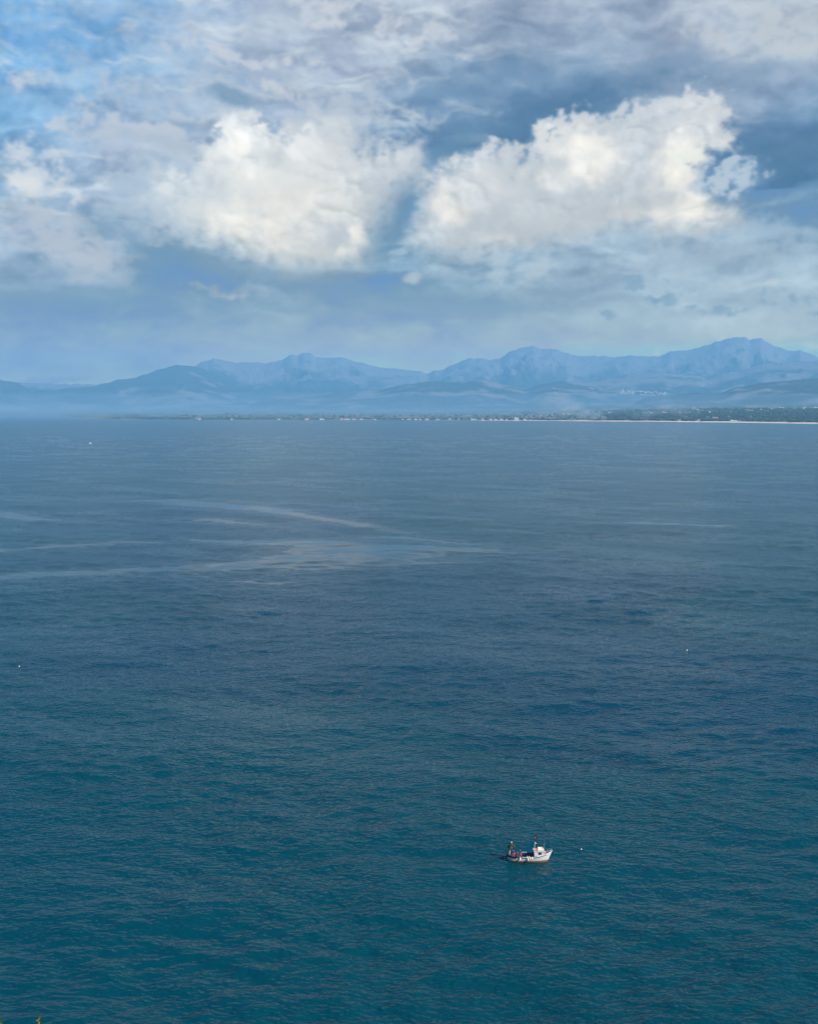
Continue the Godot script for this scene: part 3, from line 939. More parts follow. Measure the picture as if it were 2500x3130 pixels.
func build_fishing_boat() -> void:
	BOAT = on_level(1617, 2627)
	var white := paint(Color(0.44, 0.50, 0.54), 0.35)
	var cream := paint(Color(0.70, 0.66, 0.52), 0.5)
	var blue := paint(Color(0.006, 0.022, 0.10), 0.4)
	var navy := paint(Color(0.012, 0.018, 0.05), 0.6)
	var rust := paint(Color(0.22, 0.075, 0.03), 0.7)
	var pink := paint(Color(0.50, 0.26, 0.22), 0.7)
	var black := paint(Color(0.012, 0.012, 0.014), 0.6)
	var steel := paint(Color(0.35, 0.36, 0.37), 0.4, 0.8)
	var glass := paint(Color(0.012, 0.018, 0.03), 0.08)
	var b := thing("fishing_boat", "white wooden fishing boat with blue stripe and wheelhouse, lying on open sea", "fishing boat", BOAT, BOAT_TURN)
	var h := Hull.new()
	put(hull_band(h, 0.06, 0.0, 0.0, 1.0, 0.0, -1.0, 1.0, 8), "hull", white, b)
	put(hull_band(h, -0.38, 0.0, 0.06, 0.0, 0.004), "bottom_paint", rust, b)
	put(hull_band(h, -0.20, 1.0, -0.06, 1.0, 0.012, -0.93, 0.78, 2), "blue_stripe", blue, b)
	put(hull_band(h, 0.30, 0.0, 0.0, 1.0, -0.05, -0.99, 0.62, 4), "inner_bulwark", blue, b)
	put(hull_band(h, 0.22, 0.5, 0.02, 1.0, 0.03, -1.0, -0.90, 3), "stern_strake", black, b)
	put(hull_rail(h, 0.02, 0.0, 0.05, -0.42, 1.0), "gunwale", white, b)
	put(hull_rail(h, 0.02, 0.0, 0.055, -1.0, -0.40), "stern_rail", navy, b)
	put(hull_band(h, -0.30, 1.0, 0.085, 1.0, 0.075, -1.0, -0.55, 3), "stern_matting", black, b)
	put(hull_deck(h, 0.09, 1.0, -0.06, -1.0, -0.80), "stern_deck", black, b)
	put(hull_deck(h, 0.32, 0.0, 0.03, -0.99, 0.62), "deck", paint(Color(0.012, 0.014, 0.02), 0.8), b)
	put(hull_deck(h, -0.10, 1.0, 0.04, 0.30, 0.985), "foredeck", pink, b)
	solid(Vector3(0.06, 0.62, 1.9), Vector3(1.18, 0.62, 0), "bulkhead", blue, b)
	# the wheelhouse: walls, windows, roof, all its own parts
	var w := put(wheelhouse_walls(), "wheelhouse", white, b)
	w.position = Vector3(0.86, 0.34, 0)
	w.scale = Vector3(1, 0.84, 1)
	for s in [-1.0, 1.0]:
		solid(Vector3(0.62, 0.46, 0.03), Vector3(0.98, 1.16, s * 0.655), "side_window", glass, w)
		solid(Vector3(0.30, 0.34, 0.03), Vector3(0.30, 1.14, s * 0.655), "side_window", glass, w) if s < 0 else null
		solid(Vector3(0.03, 0.38, 0.50), Vector3(1.525, 1.12, s * 0.30), "front_window", glass, w, Vector3(0, 0, 0.10))
	solid(Vector3(0.03, 1.10, 0.50), Vector3(-0.015, 0.60, 0.1), "door", navy, w)
	var roof := solid(Vector3(1.95, 0.07, 1.52), Vector3(1.68, 1.72, 0), "wheelhouse_roof", white, b)
	for s in [-1.0, 1.0]:
		rod(Vector3(-0.9, 0.25, s * 0.70), Vector3(0.92, 0.25, s * 0.70), 0.018, 0.018, "roof_rail", steel, roof)
		for x in [-0.9, 0.0, 0.9]:
			rod(Vector3(x, 0.03, s * 0.70), Vector3(x, 0.25, s * 0.70), 0.015, 0.015, "rail_post", steel, roof)
	solid(Vector3(1.15, 0.26, 0.05), Vector3(0.30, 0.16, 0.73), "name_board", white, roof)
	rod(Vector3(2.58, 1.74, 0.5), Vector3(2.60, 3.6, 0.5), 0.018, 0.008, "antenna", white, b)
	rod(Vector3(1.55, 1.74, -0.2), Vector3(1.55, 2.55, -0.2), 0.03, 0.02, "radar_post", steel, b)
	rod(Vector3(0.92, 1.6, 0.0), Vector3(0.98, 3.25, 0.0), 0.04, 0.025, "mast", cream, b)
	solid(Vector3(0.34, 0.10, 0.10), Vector3(1.12, 3.02, 0.0), "mast_light", white, b, Vector3(0, 0, -0.5))
	# bow fittings
	for s in [-1.0, 1.0]:
		put(rope([Vector3(3.35, 1.30, s * 0.55), Vector3(3.45, 1.68, s * 0.50), Vector3(3.95, 1.80, s * 0.16), Vector3(4.12, 1.62, s * 0.05)], 0.022), "bow_rail", white, b)
	rod(Vector3(3.55, 1.28, -0.12), Vector3(3.55, 1.62, -0.12), 0.07, 0.07, "bollard", black, b)
	rod(Vector3(3.70, 1.52, -0.3), Vector3(3.70, 1.52, 0.3), 0.09, 0.09, "anchor_winch", black, b)
	rod(Vector3(3.05, 1.17, -0.15), Vector3(3.35, 1.30, 0.2), 0.03, 0.03, "anchor", steel, b)
	rod(Vector3(2.85, 1.06, -0.3), Vector3(2.85, 1.42, -0.3), 0.06, 0.05, "vent_pipe", white, b)
	# the net hauler on its post at the stern
	var hauler := rod(Vector3(-3.25, 0.3, -0.15), Vector3(-3.25, 2.05, -0.15), 0.075, 0.06, "net_hauler_post", black, b)
	var wheel := Node3D.new()
	wheel.name = "net_hauler"
	b.add_child(wheel, true)
	wheel.position = Vector3(-3.24, 2.36, 0.0)
	wheel.rotation = Vector3(0.25, 0.2, 0.0)
	for z in [-0.16, 0.16]:
		hoop(0.46, 0.12, Vector3(0, 0, z), "tyre", black, wheel, Vector3(PI / 2, 0, 0))
		rod(Vector3(0, 0, z - 0.02), Vector3(0, 0, z + 0.02), 0.40, 0.40, "wheel_disc", paint(Color(0.03, 0.04, 0.035), 0.7), wheel, 20)
	rod(Vector3(0, 0, -0.26), Vector3(0, 0, 0.27), 0.11, 0.11, "hub", paint(Color(0.16, 0.17, 0.13), 0.6), wheel)
	for k in 5:
		var a := TAU * k / 5.0
		rod(Vector3(cos(a) * 0.1, sin(a) * 0.1, 0.2), Vector3(cos(a) * 0.40, sin(a) * 0.40, 0.2), 0.03, 0.03, "spoke", paint(Color(0.10, 0.11, 0.09), 0.6), wheel)
	rod(Vector3(-3.25, 2.78, 0), Vector3(-3.24, 3.10, 0), 0.05, 0.05, "lamp_post", steel, b)
	ball(0.13, Vector3(-3.24, 3.20, 0), "work_lamp", white, b, Vector3(1.1, 0.9, 1.1))
	solid(Vector3(0.12, 0.30, 0.1), Vector3(-2.72, 2.45, 0.1), "control_box", white, b)
	rod(Vector3(-3.62, 0.9, 0.35), Vector3(-3.52, 1.75, 0.3), 0.05, 0.05, "roller_post", cream, b)
	solid(Vector3(0.5, 0.5, 0.5), Vector3(-3.25, 0.62, 0.35), "engine_box", paint(Color(0.12, 0.16, 0.28), 0.6), b)
	# what lies on it and hangs from it
	var pole := thing("marker_pole", "tall thin pole with two dark flags standing behind the wheelhouse", "marker pole", aboard(Vector3(0.80, 0.35, 0.30)), BOAT_TURN)
	rod(Vector3.ZERO, Vector3(0.26, 4.45, 0), 0.03, 0.018, "pole", cream, pole)
	for f in [[3.9, 0.62], [3.05, 0.66]]:
		put(flag(0.62, f[1]), "flag", black, pole).position = Vector3(0.26 * (f[0] / 4.45), f[0], 0)
	for f in [["orange lifebuoy lying on the wheelhouse roof at its after edge", Vector3(1.02, 1.87, 0.42), Vector3(1.2, 0.2, 0)], ["orange lifebuoy on the wheelhouse roof, farther forward beside the name board", Vector3(1.36, 1.87, 0.48), Vector3(1.25, -0.2, 0)], ["orange lifebuoy hung on the aft wall of the wheelhouse", Vector3(0.78, 1.40, 0.40), Vector3(0, 0, PI / 2)]]:
		var l := thing("lifebuoy", f[0], "lifebuoy", aboard(f[1]), BOAT_TURN, "lifebuoys on the fishing boat")
		hoop(0.19, 0.075, Vector3.ZERO, "ring", paint(Color(0.75, 0.09, 0.02), 0.5), l, f[2])
		hoop(0.275, 0.012, Vector3.ZERO, "grab_line", white, l, f[2])
	var crate := thing("fish_crate", "yellowish open crate on the wheelhouse roof", "crate", aboard(Vector3(2.0, 1.76, -0.1)), BOAT_TURN)
	for s in [-1.0, 1.0]:
		solid(Vector3(0.9, 0.34, 0.04), Vector3(0, 0.19, s * 0.32), "side", cream, crate)
		solid(Vector3(0.04, 0.338, 0.60), Vector3(s * 0.43, 0.19, 0), "end", cream, crate)
	solid(Vector3(0.82, 0.03, 0.58), Vector3(0, 0.03, 0), "bottom", cream, crate)
	var fend := [[-1.78, "white cylindrical fender hanging alone below the rail amidships", Color(0.75, 0.76, 0.74), 0.10, 0.52, -0.06], [-0.36, "white fender left of the yellow float on the boat's near side", Color(0.75, 0.73, 0.68), 0.11, 0.50, -0.12], [-0.02, "yellow float hanging on the boat's near side between two white ones", Color(0.72, 0.62, 0.03), 0.13, 0.36, -0.04], [0.34, "short white fender right of the yellow float, close under the rail", Color(0.70, 0.68, 0.72), 0.15, 0.28, 0.02], [-0.55, "small cream float tied at the rail above the white fender", Color(0.72, 0.66, 0.45), 0.10, 0.20, 0.13]]
	for f in fend:
		var t: float = f[0] / 4.1
		var p := h.point(t, h.sheer(t) - 0.2, 0.0)
		var n := thing("fender", f[1], "fender", aboard(Vector3(f[0], h.sheer(t) + f[5] - f[4], p.z + f[3] + 0.02)), BOAT_TURN, "fenders on the fishing boat")
		put(lathe(PackedVector2Array([Vector2(0.001, 0), Vector2(f[3] * 0.7, 0.02), Vector2(f[3], f[3] * 0.7), Vector2(f[3], f[4] - f[3] * 0.7), Vector2(f[3] * 0.6, f[4] - 0.02), Vector2(0.02, f[4] + 0.02)]), 14), "body", paint(f[2], 0.45), n)
		rod(Vector3(0, f[4], 0), Vector3(0, f[4] + 0.16, -f[3]), 0.012, 0.012, "rope", cream, n)
	for f in [[Vector3(-0.42, 0.36, 0.25), "pale bucket standing on the dark deck"], [Vector3(-0.05, 0.36, 0.15), "pale bucket on the deck beside the bulkhead end"]]:
		var k := thing("bucket", f[1], "bucket", aboard(f[0]), BOAT_TURN, "buckets on the deck")
		put(lathe(PackedVector2Array([Vector2(0.001, 0.0), Vector2(0.11, 0.0), Vector2(0.15, 0.30), Vector2(0.135, 0.30), Vector2(0.10, 0.03), Vector2(0.001, 0.03)]), 16), "pail", paint(Color(0.35, 0.45, 0.50), 0.5), k)
		put(rope([Vector3(-0.15, 0.28, 0), Vector3(-0.08, 0.38, 0.06), Vector3(0.08, 0.38, 0.06), Vector3(0.15, 0.28, 0)], 0.008), "handle", steel, k)
	var heap := put(net_heap(), "fishing_net", paint(Color(0.02, 0.022, 0.02), 0.95))
	heap.position = aboard(Vector3(-2.3, 0.34, -0.45))
	tag(heap, "dark heap of netting on the after deck behind the fishermen", "net")
	var line := put(rope([aboard(Vector3(-3.55, 2.5, 0)), aboard(Vector3(-4.4, 1.95, 0.1)), aboard(Vector3(-5.6, 1.0, 0.2)), aboard(Vector3(-6.8, 0.28, 0.3)), aboard(Vector3(-7.8, -0.1, 0.4))], 0.035), "net_line", paint(Color(0.02, 0.03, 0.035), 0.9))
	tag(line, "dark line running from the stern wheel down into the sea", "rope")
	fisherman(Vector3(-2.80, 0.35, 0.42), -2.2, 0.25, paint(Color(0.01, 0.025, 0.13), 0.8), "person in bright blue top and orange overalls standing by the stern wheel")
	fisherman(Vector3(-1.62, 0.35, 0.55), -1.35, 0.12, paint(Color(0.012, 0.015, 0.03), 0.8), "person in dark top and orange overalls standing amidships, facing the stern")

func flag(wide: float, high: float) -> ArrayMesh:   # a cloth that waves, with two sides
	var st := SurfaceTool.new()
	st.begin(Mesh.PRIMITIVE_TRIANGLES)
	for side in [1.0, -1.0]:
		for i in 6:
			for j in 4:
				var q := []
				for e in [[i, j], [i + 1, j], [i + 1, j + 1], [i, j + 1]]:
					var u: float = e[0] / 6.0
					var v: float = e[1] / 4.0
					q.append(Vector3(-0.12 + u * wide * 0.7 + 0.12 * v, v * high + 0.10 * u, 0.05 * sin(u * 5.0 + v) + side * 0.006))
				face(st, q[0], q[1], q[2], Vector3(0, 0, side))
				face(st, q[0], q[2], q[3], Vector3(0, 0, side))
	st.index()
	st.generate_normals()
	return st.commit()

func wheelhouse_walls() -> ArrayMesh:   # a cabin with a raked front, from its after foot
	var st := SurfaceTool.new()
	st.begin(Mesh.PRIMITIVE_TRIANGLES)
	st.set_smooth_group(-1)
	var out := [Vector2(0, 0), Vector2(1.70, 0), Vector2(1.62, 0.85), Vector2(1.50, 1.60), Vector2(0, 1.60)]
	var mid := Vector3(0.8, 0.8, 0)
	for i in 5:
		var a: Vector2 = out[i]
		var b: Vector2 = out[(i + 1) % 5]
		quad(st, [Vector3(a.x, a.y, -0.64), Vector3(b.x, b.y, -0.64), Vector3(b.x, b.y, 0.64), Vector3(a.x, a.y, 0.64)], mid)
	for s in [-0.64, 0.64]:
		for i in range(1, 4):
			face(st, Vector3(out[0].x, out[0].y, s), Vector3(out[i].x, out[i].y, s), Vector3(out[i + 1].x, out[i + 1].y, s), Vector3(0, 0, s))
	st.generate_normals()
	return st.commit()

func net_heap() -> ArrayMesh:
	var n := fbm(61, 2.5, 3)
	var prof := []
	var st := SurfaceTool.new()
	st.begin(Mesh.PRIMITIVE_TRIANGLES)
	var grid := []
	for j in 9:
		var row := []
		for k in 20:
			var a := TAU * k / 20.0
			var f := j / 8.0
			var p := Vector3(cos(a) * 0.75 * f, 0.42 * (1.0 - f * f), sin(a) * 0.45 * f)
			p.y *= 1.0 + 0.8 * n.get_noise_3d(p.x * 3.0, p.z * 3.0, 1.0)
			row.append(p)
		grid.append(row)
	for j in 8:
		for k in 20:
			var q := [grid[j][k], grid[j][(k + 1) % 20], grid[j + 1][(k + 1) % 20], grid[j + 1][k]]
			quad(st, q, Vector3(0, -1, 0))
	st.index()
	st.generate_normals()
	return st.commit()

# ---------------------------------------------------------------- people
# a surface round bones [from, to, radius from, radius to], joined smoothly: one vertex in each cell the surface crosses, one quad round each crossed edge
func flesh(bones: Array, cell: float, blend: float) -> ArrayMesh:
	var lo := Vector3(1e9, 1e9, 1e9)
	var hi := -lo
	for b in bones:
		var r := maxf(b[2], b[3]) + cell * 2.0
		lo = lo.min(b[0] - Vector3.ONE * r).min(b[1] - Vector3.ONE * r)
		hi = hi.max(b[0] + Vector3.ONE * r).max(b[1] + Vector3.ONE * r)
	var n := Vector3i(((hi - lo) / cell).ceil()) + Vector3i.ONE
	var f := PackedFloat32Array()
	f.resize(n.x * n.y * n.z)
	f.fill(9.0)
	for b in bones:
		var r := maxf(b[2], b[3]) + cell * 2.5 + blend
		var a := Vector3i(((b[0].min(b[1]) - Vector3.ONE * r - lo) / cell).floor()).clamp(Vector3i.ZERO, n - Vector3i.ONE)
		var z := Vector3i(((b[0].max(b[1]) + Vector3.ONE * r - lo) / cell).ceil()).clamp(Vector3i.ZERO, n - Vector3i.ONE)
		var e: Vector3 = b[1] - b[0]
		var l := maxf(e.length_squared(), 1e-9)
		for k in range(a.z, z.z + 1):
			for j in range(a.y, z.y + 1):
				for i in range(a.x, z.x + 1):
					var p: Vector3 = lo + Vector3(i, j, k) * cell - b[0]
					var t := clampf(p.dot(e) / l, 0.0, 1.0)
					var d := (p - e * t).length() - lerpf(b[2], b[3], t)
					var at := (k * n.y + j) * n.x + i
					var o := f[at]
					var m := maxf(blend - absf(o - d), 0.0) / blend
					f[at] = minf(o, d) - m * m * blend * 0.25
	var index := {}
	var v := PackedVector3Array()
	var nv := PackedVector3Array()
	var sx := 1
	var sy := n.x
	var sz := n.x * n.y
	for k in n.z - 1:
		for j in n.y - 1:
			for i in n.x - 1:
				var at := k * sz + j * sy + i
				var c := [f[at], f[at + sx], f[at + sy], f[at + sx + sy], f[at + sz], f[at + sx + sz], f[at + sy + sz], f[at + sx + sy + sz]]
				var inside := 0
				for q in c:
					if q < 0.0: inside += 1
				if inside == 0 or inside == 8: continue
				var sum := Vector3.ZERO
				var hits := 0
				for e in [[0, 1], [2, 3], [4, 5], [6, 7], [0, 2], [1, 3], [4, 6], [5, 7], [0, 4], [1, 5], [2, 6], [3, 7]]:
					var p: float = c[e[0]]
					var q: float = c[e[1]]
					if (p < 0.0) != (q < 0.0):
						var s := p / (p - q)
						var va := Vector3(e[0] & 1, (e[0] >> 1) & 1, e[0] >> 2)
						var vb := Vector3(e[1] & 1, (e[1] >> 1) & 1, e[1] >> 2)
						sum += va.lerp(vb, s)
						hits += 1
				index[at] = v.size()
				v.append(lo + (Vector3(i, j, k) + sum / hits) * cell)
				nv.append(Vector3(c[1] - c[0] + c[3] - c[2] + c[5] - c[4] + c[7] - c[6], c[2] - c[0] + c[3] - c[1] + c[6] - c[4] + c[7] - c[5], c[4] - c[0] + c[5] - c[1] + c[6] - c[2] + c[7] - c[3]).normalized())
	var tri := PackedInt32Array()
	for at in index:
		for ax in [[sx, sy, sz], [sy, sz, sx], [sz, sx, sy]]:
			if (f[at] < 0.0) == (f[at + ax[0]] < 0.0): continue
			var q := [at, at - ax[1], at - ax[1] - ax[2], at - ax[2]]
			if not (index.has(q[1]) and index.has(q[2]) and index.has(q[3])): continue
			var w := [index[q[0]], index[q[1]], index[q[2]], index[q[3]]]
			if f[at] < 0.0: w.reverse()
			for t in [0, 1, 2, 0, 2, 3]:
				tri.append(w[t])
	# front faces run clockwise
	if tri.size() >= 3:
		var flip := 0.0
		for i in range(0, mini(tri.size(), 900), 3):
			flip += (v[tri[i + 1]] - v[tri[i]]).cross(v[tri[i + 2]] - v[tri[i]]).dot(nv[tri[i]])
		if flip > 0.0: tri.reverse()
	var arr := []
	arr.resize(Mesh.ARRAY_MAX)
	arr[Mesh.ARRAY_VERTEX] = v
	arr[Mesh.ARRAY_NORMAL] = nv
	arr[Mesh.ARRAY_INDEX] = tri
	var mesh := ArrayMesh.new()
	mesh.add_surface_from_arrays(Mesh.PRIMITIVE_TRIANGLES, arr)
	return mesh

func hand_bones(at: Vector3, along: Vector3, thumb_side: Vector3) -> Array:   # palm, four fingers curled a little, thumb from the side of the palm
	var f := along.normalized()
	var s := (thumb_side - f * thumb_side.dot(f)).normalized()
	var curl := f.cross(s)
	var bones := [[at, at + f * 0.05, 0.026, 0.030], [at + f * 0.05 + s * 0.02, at + f * 0.085 + s * 0.028, 0.018, 0.014], [at + f * 0.05 - s * 0.02, at + f * 0.08 - s * 0.028, 0.018, 0.014]]
	var i := 0
	for reach in [0.068, 0.078, 0.072, 0.056]:
		var root := at + f * 0.085 + s * (0.030 - 0.020 * i)
		var knuckle: Vector3 = root + f * reach * 0.5 + curl * reach * 0.15
		var tip: Vector3 = knuckle + f * reach * 0.35 + curl * reach * 0.35
		bones.append([root, knuckle, 0.0095, 0.009])
		bones.append([knuckle, tip, 0.009, 0.0075])
		i += 1
	bones.append([at + f * 0.02 + s * 0.03, at + f * 0.055 + s * 0.062 + curl * 0.01, 0.012, 0.010])
	bones.append([at + f * 0.055 + s * 0.062 + curl * 0.01, at + f * 0.085 + s * 0.068 + curl * 0.02, 0.010, 0.008])
	return bones

func fisherman(at: Vector3, turn: float, lean: float, top: Material, label: String) -> void:
	# local axes: z ahead, y up, x to the person's left; feet at 0
	var p := thing("person", label, "person", aboard(at), turn, "fishermen on the boat")
	var skin := paint(Color(0.42, 0.24, 0.16), 0.6)
	var hips := Vector3(0, 0.90, 0)
	var chest := hips + Vector3(0, 0.38 * cos(lean), 0.38 * sin(lean))
	var neck := hips + Vector3(0, 0.56 * cos(lean), 0.56 * sin(lean))
	var head := neck + Vector3(0, 0.17, 0.04 + 0.06 * lean)
	var body := [[hips + Vector3(-0.07, 0, 0), hips + Vector3(0.07, 0, 0), 0.12, 0.12], [hips, chest, 0.12, 0.13], [chest + Vector3(-0.12, 0.06, 0), chest + Vector3(0.12, 0.06, 0), 0.10, 0.10], [neck + Vector3(0, -0.05, 0), head, 0.055, 0.055],
		[head + Vector3(0, 0.03, -0.012), head + Vector3(0, 0.05, 0.0), 0.090, 0.086], [head + Vector3(0, -0.05, 0.035), head + Vector3(0, -0.03, 0.03), 0.055, 0.065], [head + Vector3(0, 0.01, 0.085), head + Vector3(0, -0.02, 0.100), 0.014, 0.018], [head + Vector3(-0.085, 0, -0.01), head + Vector3(-0.088, 0.03, -0.015), 0.018, 0.022], [head + Vector3(0.085, 0, -0.01), head + Vector3(0.088, 0.03, -0.015), 0.018, 0.022]]
	var trousers := [[hips + Vector3(-0.075, 0.0, 0), hips + Vector3(0.075, 0.0, 0), 0.145, 0.145], [hips + Vector3(0, 0.05, 0.03), hips + Vector3(0, 0.26, 0.03 + 0.26 * sin(lean)), 0.135, 0.125]]
	var jacket := [[hips + Vector3(0, 0.12, 0.0), chest, 0.135, 0.15], [chest + Vector3(-0.14, 0.05, 0), chest + Vector3(0.14, 0.05, 0), 0.115, 0.115], [chest + Vector3(0, 0.1, 0), neck + Vector3(0, -0.01, 0), 0.10, 0.075]]
	var boots := []
	var hands := []
	for s in [-1.0, 1.0]:
		var hip := hips + Vector3(s * 0.09, -0.03, 0)
		var knee := Vector3(s * 0.12, 0.48, 0.05 + 0.03 * s)
		var ankle := Vector3(s * 0.14, 0.09, -0.02 + 0.05 * s)
		var toe := ankle + Vector3(s * 0.02, -0.045, 0.16)
		body += [[hip, knee, 0.085, 0.058], [knee, ankle, 0.055, 0.040], [ankle, toe, 0.042, 0.032]]
		trousers += [[hip, knee, 0.105, 0.082], [knee, ankle + Vector3(0, 0.14, 0), 0.080, 0.072]]
		boots += [[ankle + Vector3(0, 0.20, 0), ankle, 0.068, 0.055], [ankle + Vector3(0, -0.03, -0.03), toe, 0.055, 0.045]]
		var shoulder := chest + Vector3(s * 0.19, 0.09, 0)
		var elbow := shoulder + Vector3(s * 0.06, -0.20, 0.17 + 0.5 * lean * 0.3)
		var wrist := elbow + Vector3(-s * 0.05, 0.03 + 0.5 * lean, 0.24)
		body += [[chest + Vector3(s * 0.12, 0.08, 0), shoulder, 0.07, 0.055], [shoulder, elbow, 0.050, 0.038], [elbow, wrist, 0.037, 0.027], [wrist, wrist + (wrist - elbow).normalized() * 0.05, 0.026, 0.026]]
		jacket += [[shoulder, elbow, 0.075, 0.060], [elbow, wrist, 0.058, 0.044]]
		hands.append(hand_bones(wrist + (wrist - elbow).normalized() * 0.02, wrist - elbow, Vector3(-s, 0.4, 0)))
	var whole := SurfaceTool.new()
	whole.begin(Mesh.PRIMITIVE_TRIANGLES)
	whole.append_from(flesh(body, 0.018, 0.05), 0, Transform3D.IDENTITY)
	for hb in hands:
		whole.append_from(flesh(hb, 0.0045, 0.008), 0, Transform3D.IDENTITY)
	put(whole.commit(), "body", skin, p)
	put(flesh(trousers, 0.022, 0.05), "overalls", paint(Color(0.45, 0.055, 0.01), 0.5), p)
	put(flesh(jacket, 0.022, 0.05), "jacket", top, p)
	put(flesh(boots, 0.022, 0.03), "boots", paint(Color(0.02, 0.03, 0.025), 0.5), p)
	put(flesh([[head + Vector3(0, 0.055, -0.03), head + Vector3(0, 0.075, -0.005), 0.088, 0.086], [head + Vector3(0, 0.0, -0.06), head + Vector3(0, 0.05, -0.04), 0.05, 0.07]], 0.018, 0.03), "hair", paint(Color(0.015, 0.012, 0.01), 0.8), p)
	for s in [-1.0, 1.0]:
		ball(0.011, head + Vector3(s * 0.032, 0.022, 0.080), "eye", paint(Color(0.02, 0.02, 0.02), 0.3), p)
	solid(Vector3(0.045, 0.010, 0.010), head + Vector3(0, -0.052, 0.088), "mouth", paint(Color(0.25, 0.08, 0.07), 0.6), p)

# ---------------------------------------------------------------- on the water
func small_boat(called: String, label: String, x: float, y: float, long: float, turn: float, hull_colour: Color, cabin: bool, group := "") -> void:
	var o := thing(called, label, "boat", on_level(x, y), turn, group)
	var h := Hull.new()
	h.length = long
	h.beam = long * 0.19
	h.mid = long * 0.12
	h.bow = long * 0.06
	h.stern = 0.05
	h.rake = long * 0.1
	var m := paint(hull_colour, 0.4)
	var dark := paint(Color(0.03, 0.035, 0.04), 0.5)
	put(hull_band(h, -0.3, 0.0, 0.0, 1.0, 0.0, -0.96, 1.0), "hull", m, o)
	put(hull_rail(h, 0.0, 0.0, long * 0.012), "gunwale", m, o)
	put(hull_deck(h, 0.12, 0.3, 0.02, -0.96, 0.98), "deck", paint(hull_colour * 0.7, 0.6), o)
	solid(Vector3(0.4, 0.7, 0.35), Vector3(-long * 0.49, h.mid * 0.9, 0), "outboard_motor", dark, o)
	if cabin:
		var c := solid(Vector3(long * 0.26, long * 0.20, long * 0.22), Vector3(long * 0.06, h.mid + long * 0.08, 0), "cabin", m, o)
		for s in [-1.0, 1.0]:
			solid(Vector3(long * 0.2, long * 0.07, 0.03), Vector3(0, long * 0.03, s * (long * 0.11 + 0.01)), "cabin_window", dark, c)
		solid(Vector3(0.03, long * 0.07, long * 0.17), Vector3(long * 0.13 + 0.01, long * 0.03, 0), "windscreen", dark, c)
	else:
		solid(Vector3(0.3, 0.08, h.beam * 1.5), Vector3(0.1 * long, h.mid * 0.8, 0), "thwart", dark, o)

func buoy(label: String, x: float, y: float, r: float, body: Color, band: Color, lean: float) -> void:
	var o := thing("buoy", label, "buoy", on_level(x, y), 0.7, "marker buoys on the sea")
	o.rotation.z = lean
	put(lathe(PackedVector2Array([Vector2(0.001, -r * 0.9), Vector2(r * 0.6, -r * 0.75), Vector2(r * 0.95, -r * 0.3), Vector2(r, r * 0.15), Vector2(r * 0.85, r * 0.7), Vector2(r * 0.4, r * 1.15), Vector2(r * 0.15, r * 1.3)]), 18), "float", paint(body, 0.4), o)
	put(lathe(PackedVector2Array([Vector2(r * 0.96, -r * 0.3), Vector2(r * 1.03, -r * 0.05), Vector2(r * 1.02, r * 0.2)]), 18), "band", paint(band, 0.4), o)
	hoop(r * 0.18, r * 0.05, Vector3(0, r * 1.42, 0), "eye_ring", paint(Color(0.3, 0.3, 0.3), 0.4, 0.8), o, Vector3(PI / 2, 0, 0))

func build_on_water() -> void:
	buoy("white buoy with a red band afloat ahead of the fishing boat's bow", 1776, 2596, 0.12, Color(0.78, 0.78, 0.76), Color(0.6, 0.06, 0.02), 0.25)
	buoy("pale buoy with an orange band afloat near the left edge of the sea", 60, 2037, 0.17, Color(0.80, 0.78, 0.72), Color(0.75, 0.25, 0.05), -0.2)
	buoy("pale yellow buoy with a brown band afloat on the grey water to the right", 2099, 1988, 0.20, Color(0.78, 0.76, 0.50), Color(0.45, 0.20, 0.05), 0.15)
	small_boat("motor_boat", "small white motor boat far out at the left, alone on deep blue water", 277, 1355, 6.0, 0.3, Color(0.8, 0.8, 0.8), true)
	small_boat("motor_boat", "tiny white motor boat close before the left part of the far shore", 951, 1292, 6.5, 1.0, Color(0.8, 0.8, 0.8), true)
	small_boat("motor_boat", "tiny pale motor boat before the shore below the large white building", 1614, 1298, 4.0, 0.8, Color(0.7, 0.72, 0.75), true)
	small_boat("rowing_boat", "small dark open boat off the beach, the nearer one to the plume of smoke", 2121, 1323, 4.6, 0.6, Color(0.04, 0.05, 0.06), false, "dark boats off the beach")
	small_boat("rowing_boat", "small dark open boat off the beach, the one farther to the right and lower", 2174, 1325, 6.0, 0.1, Color(0.04, 0.05, 0.06), false, "dark boats off the beach")

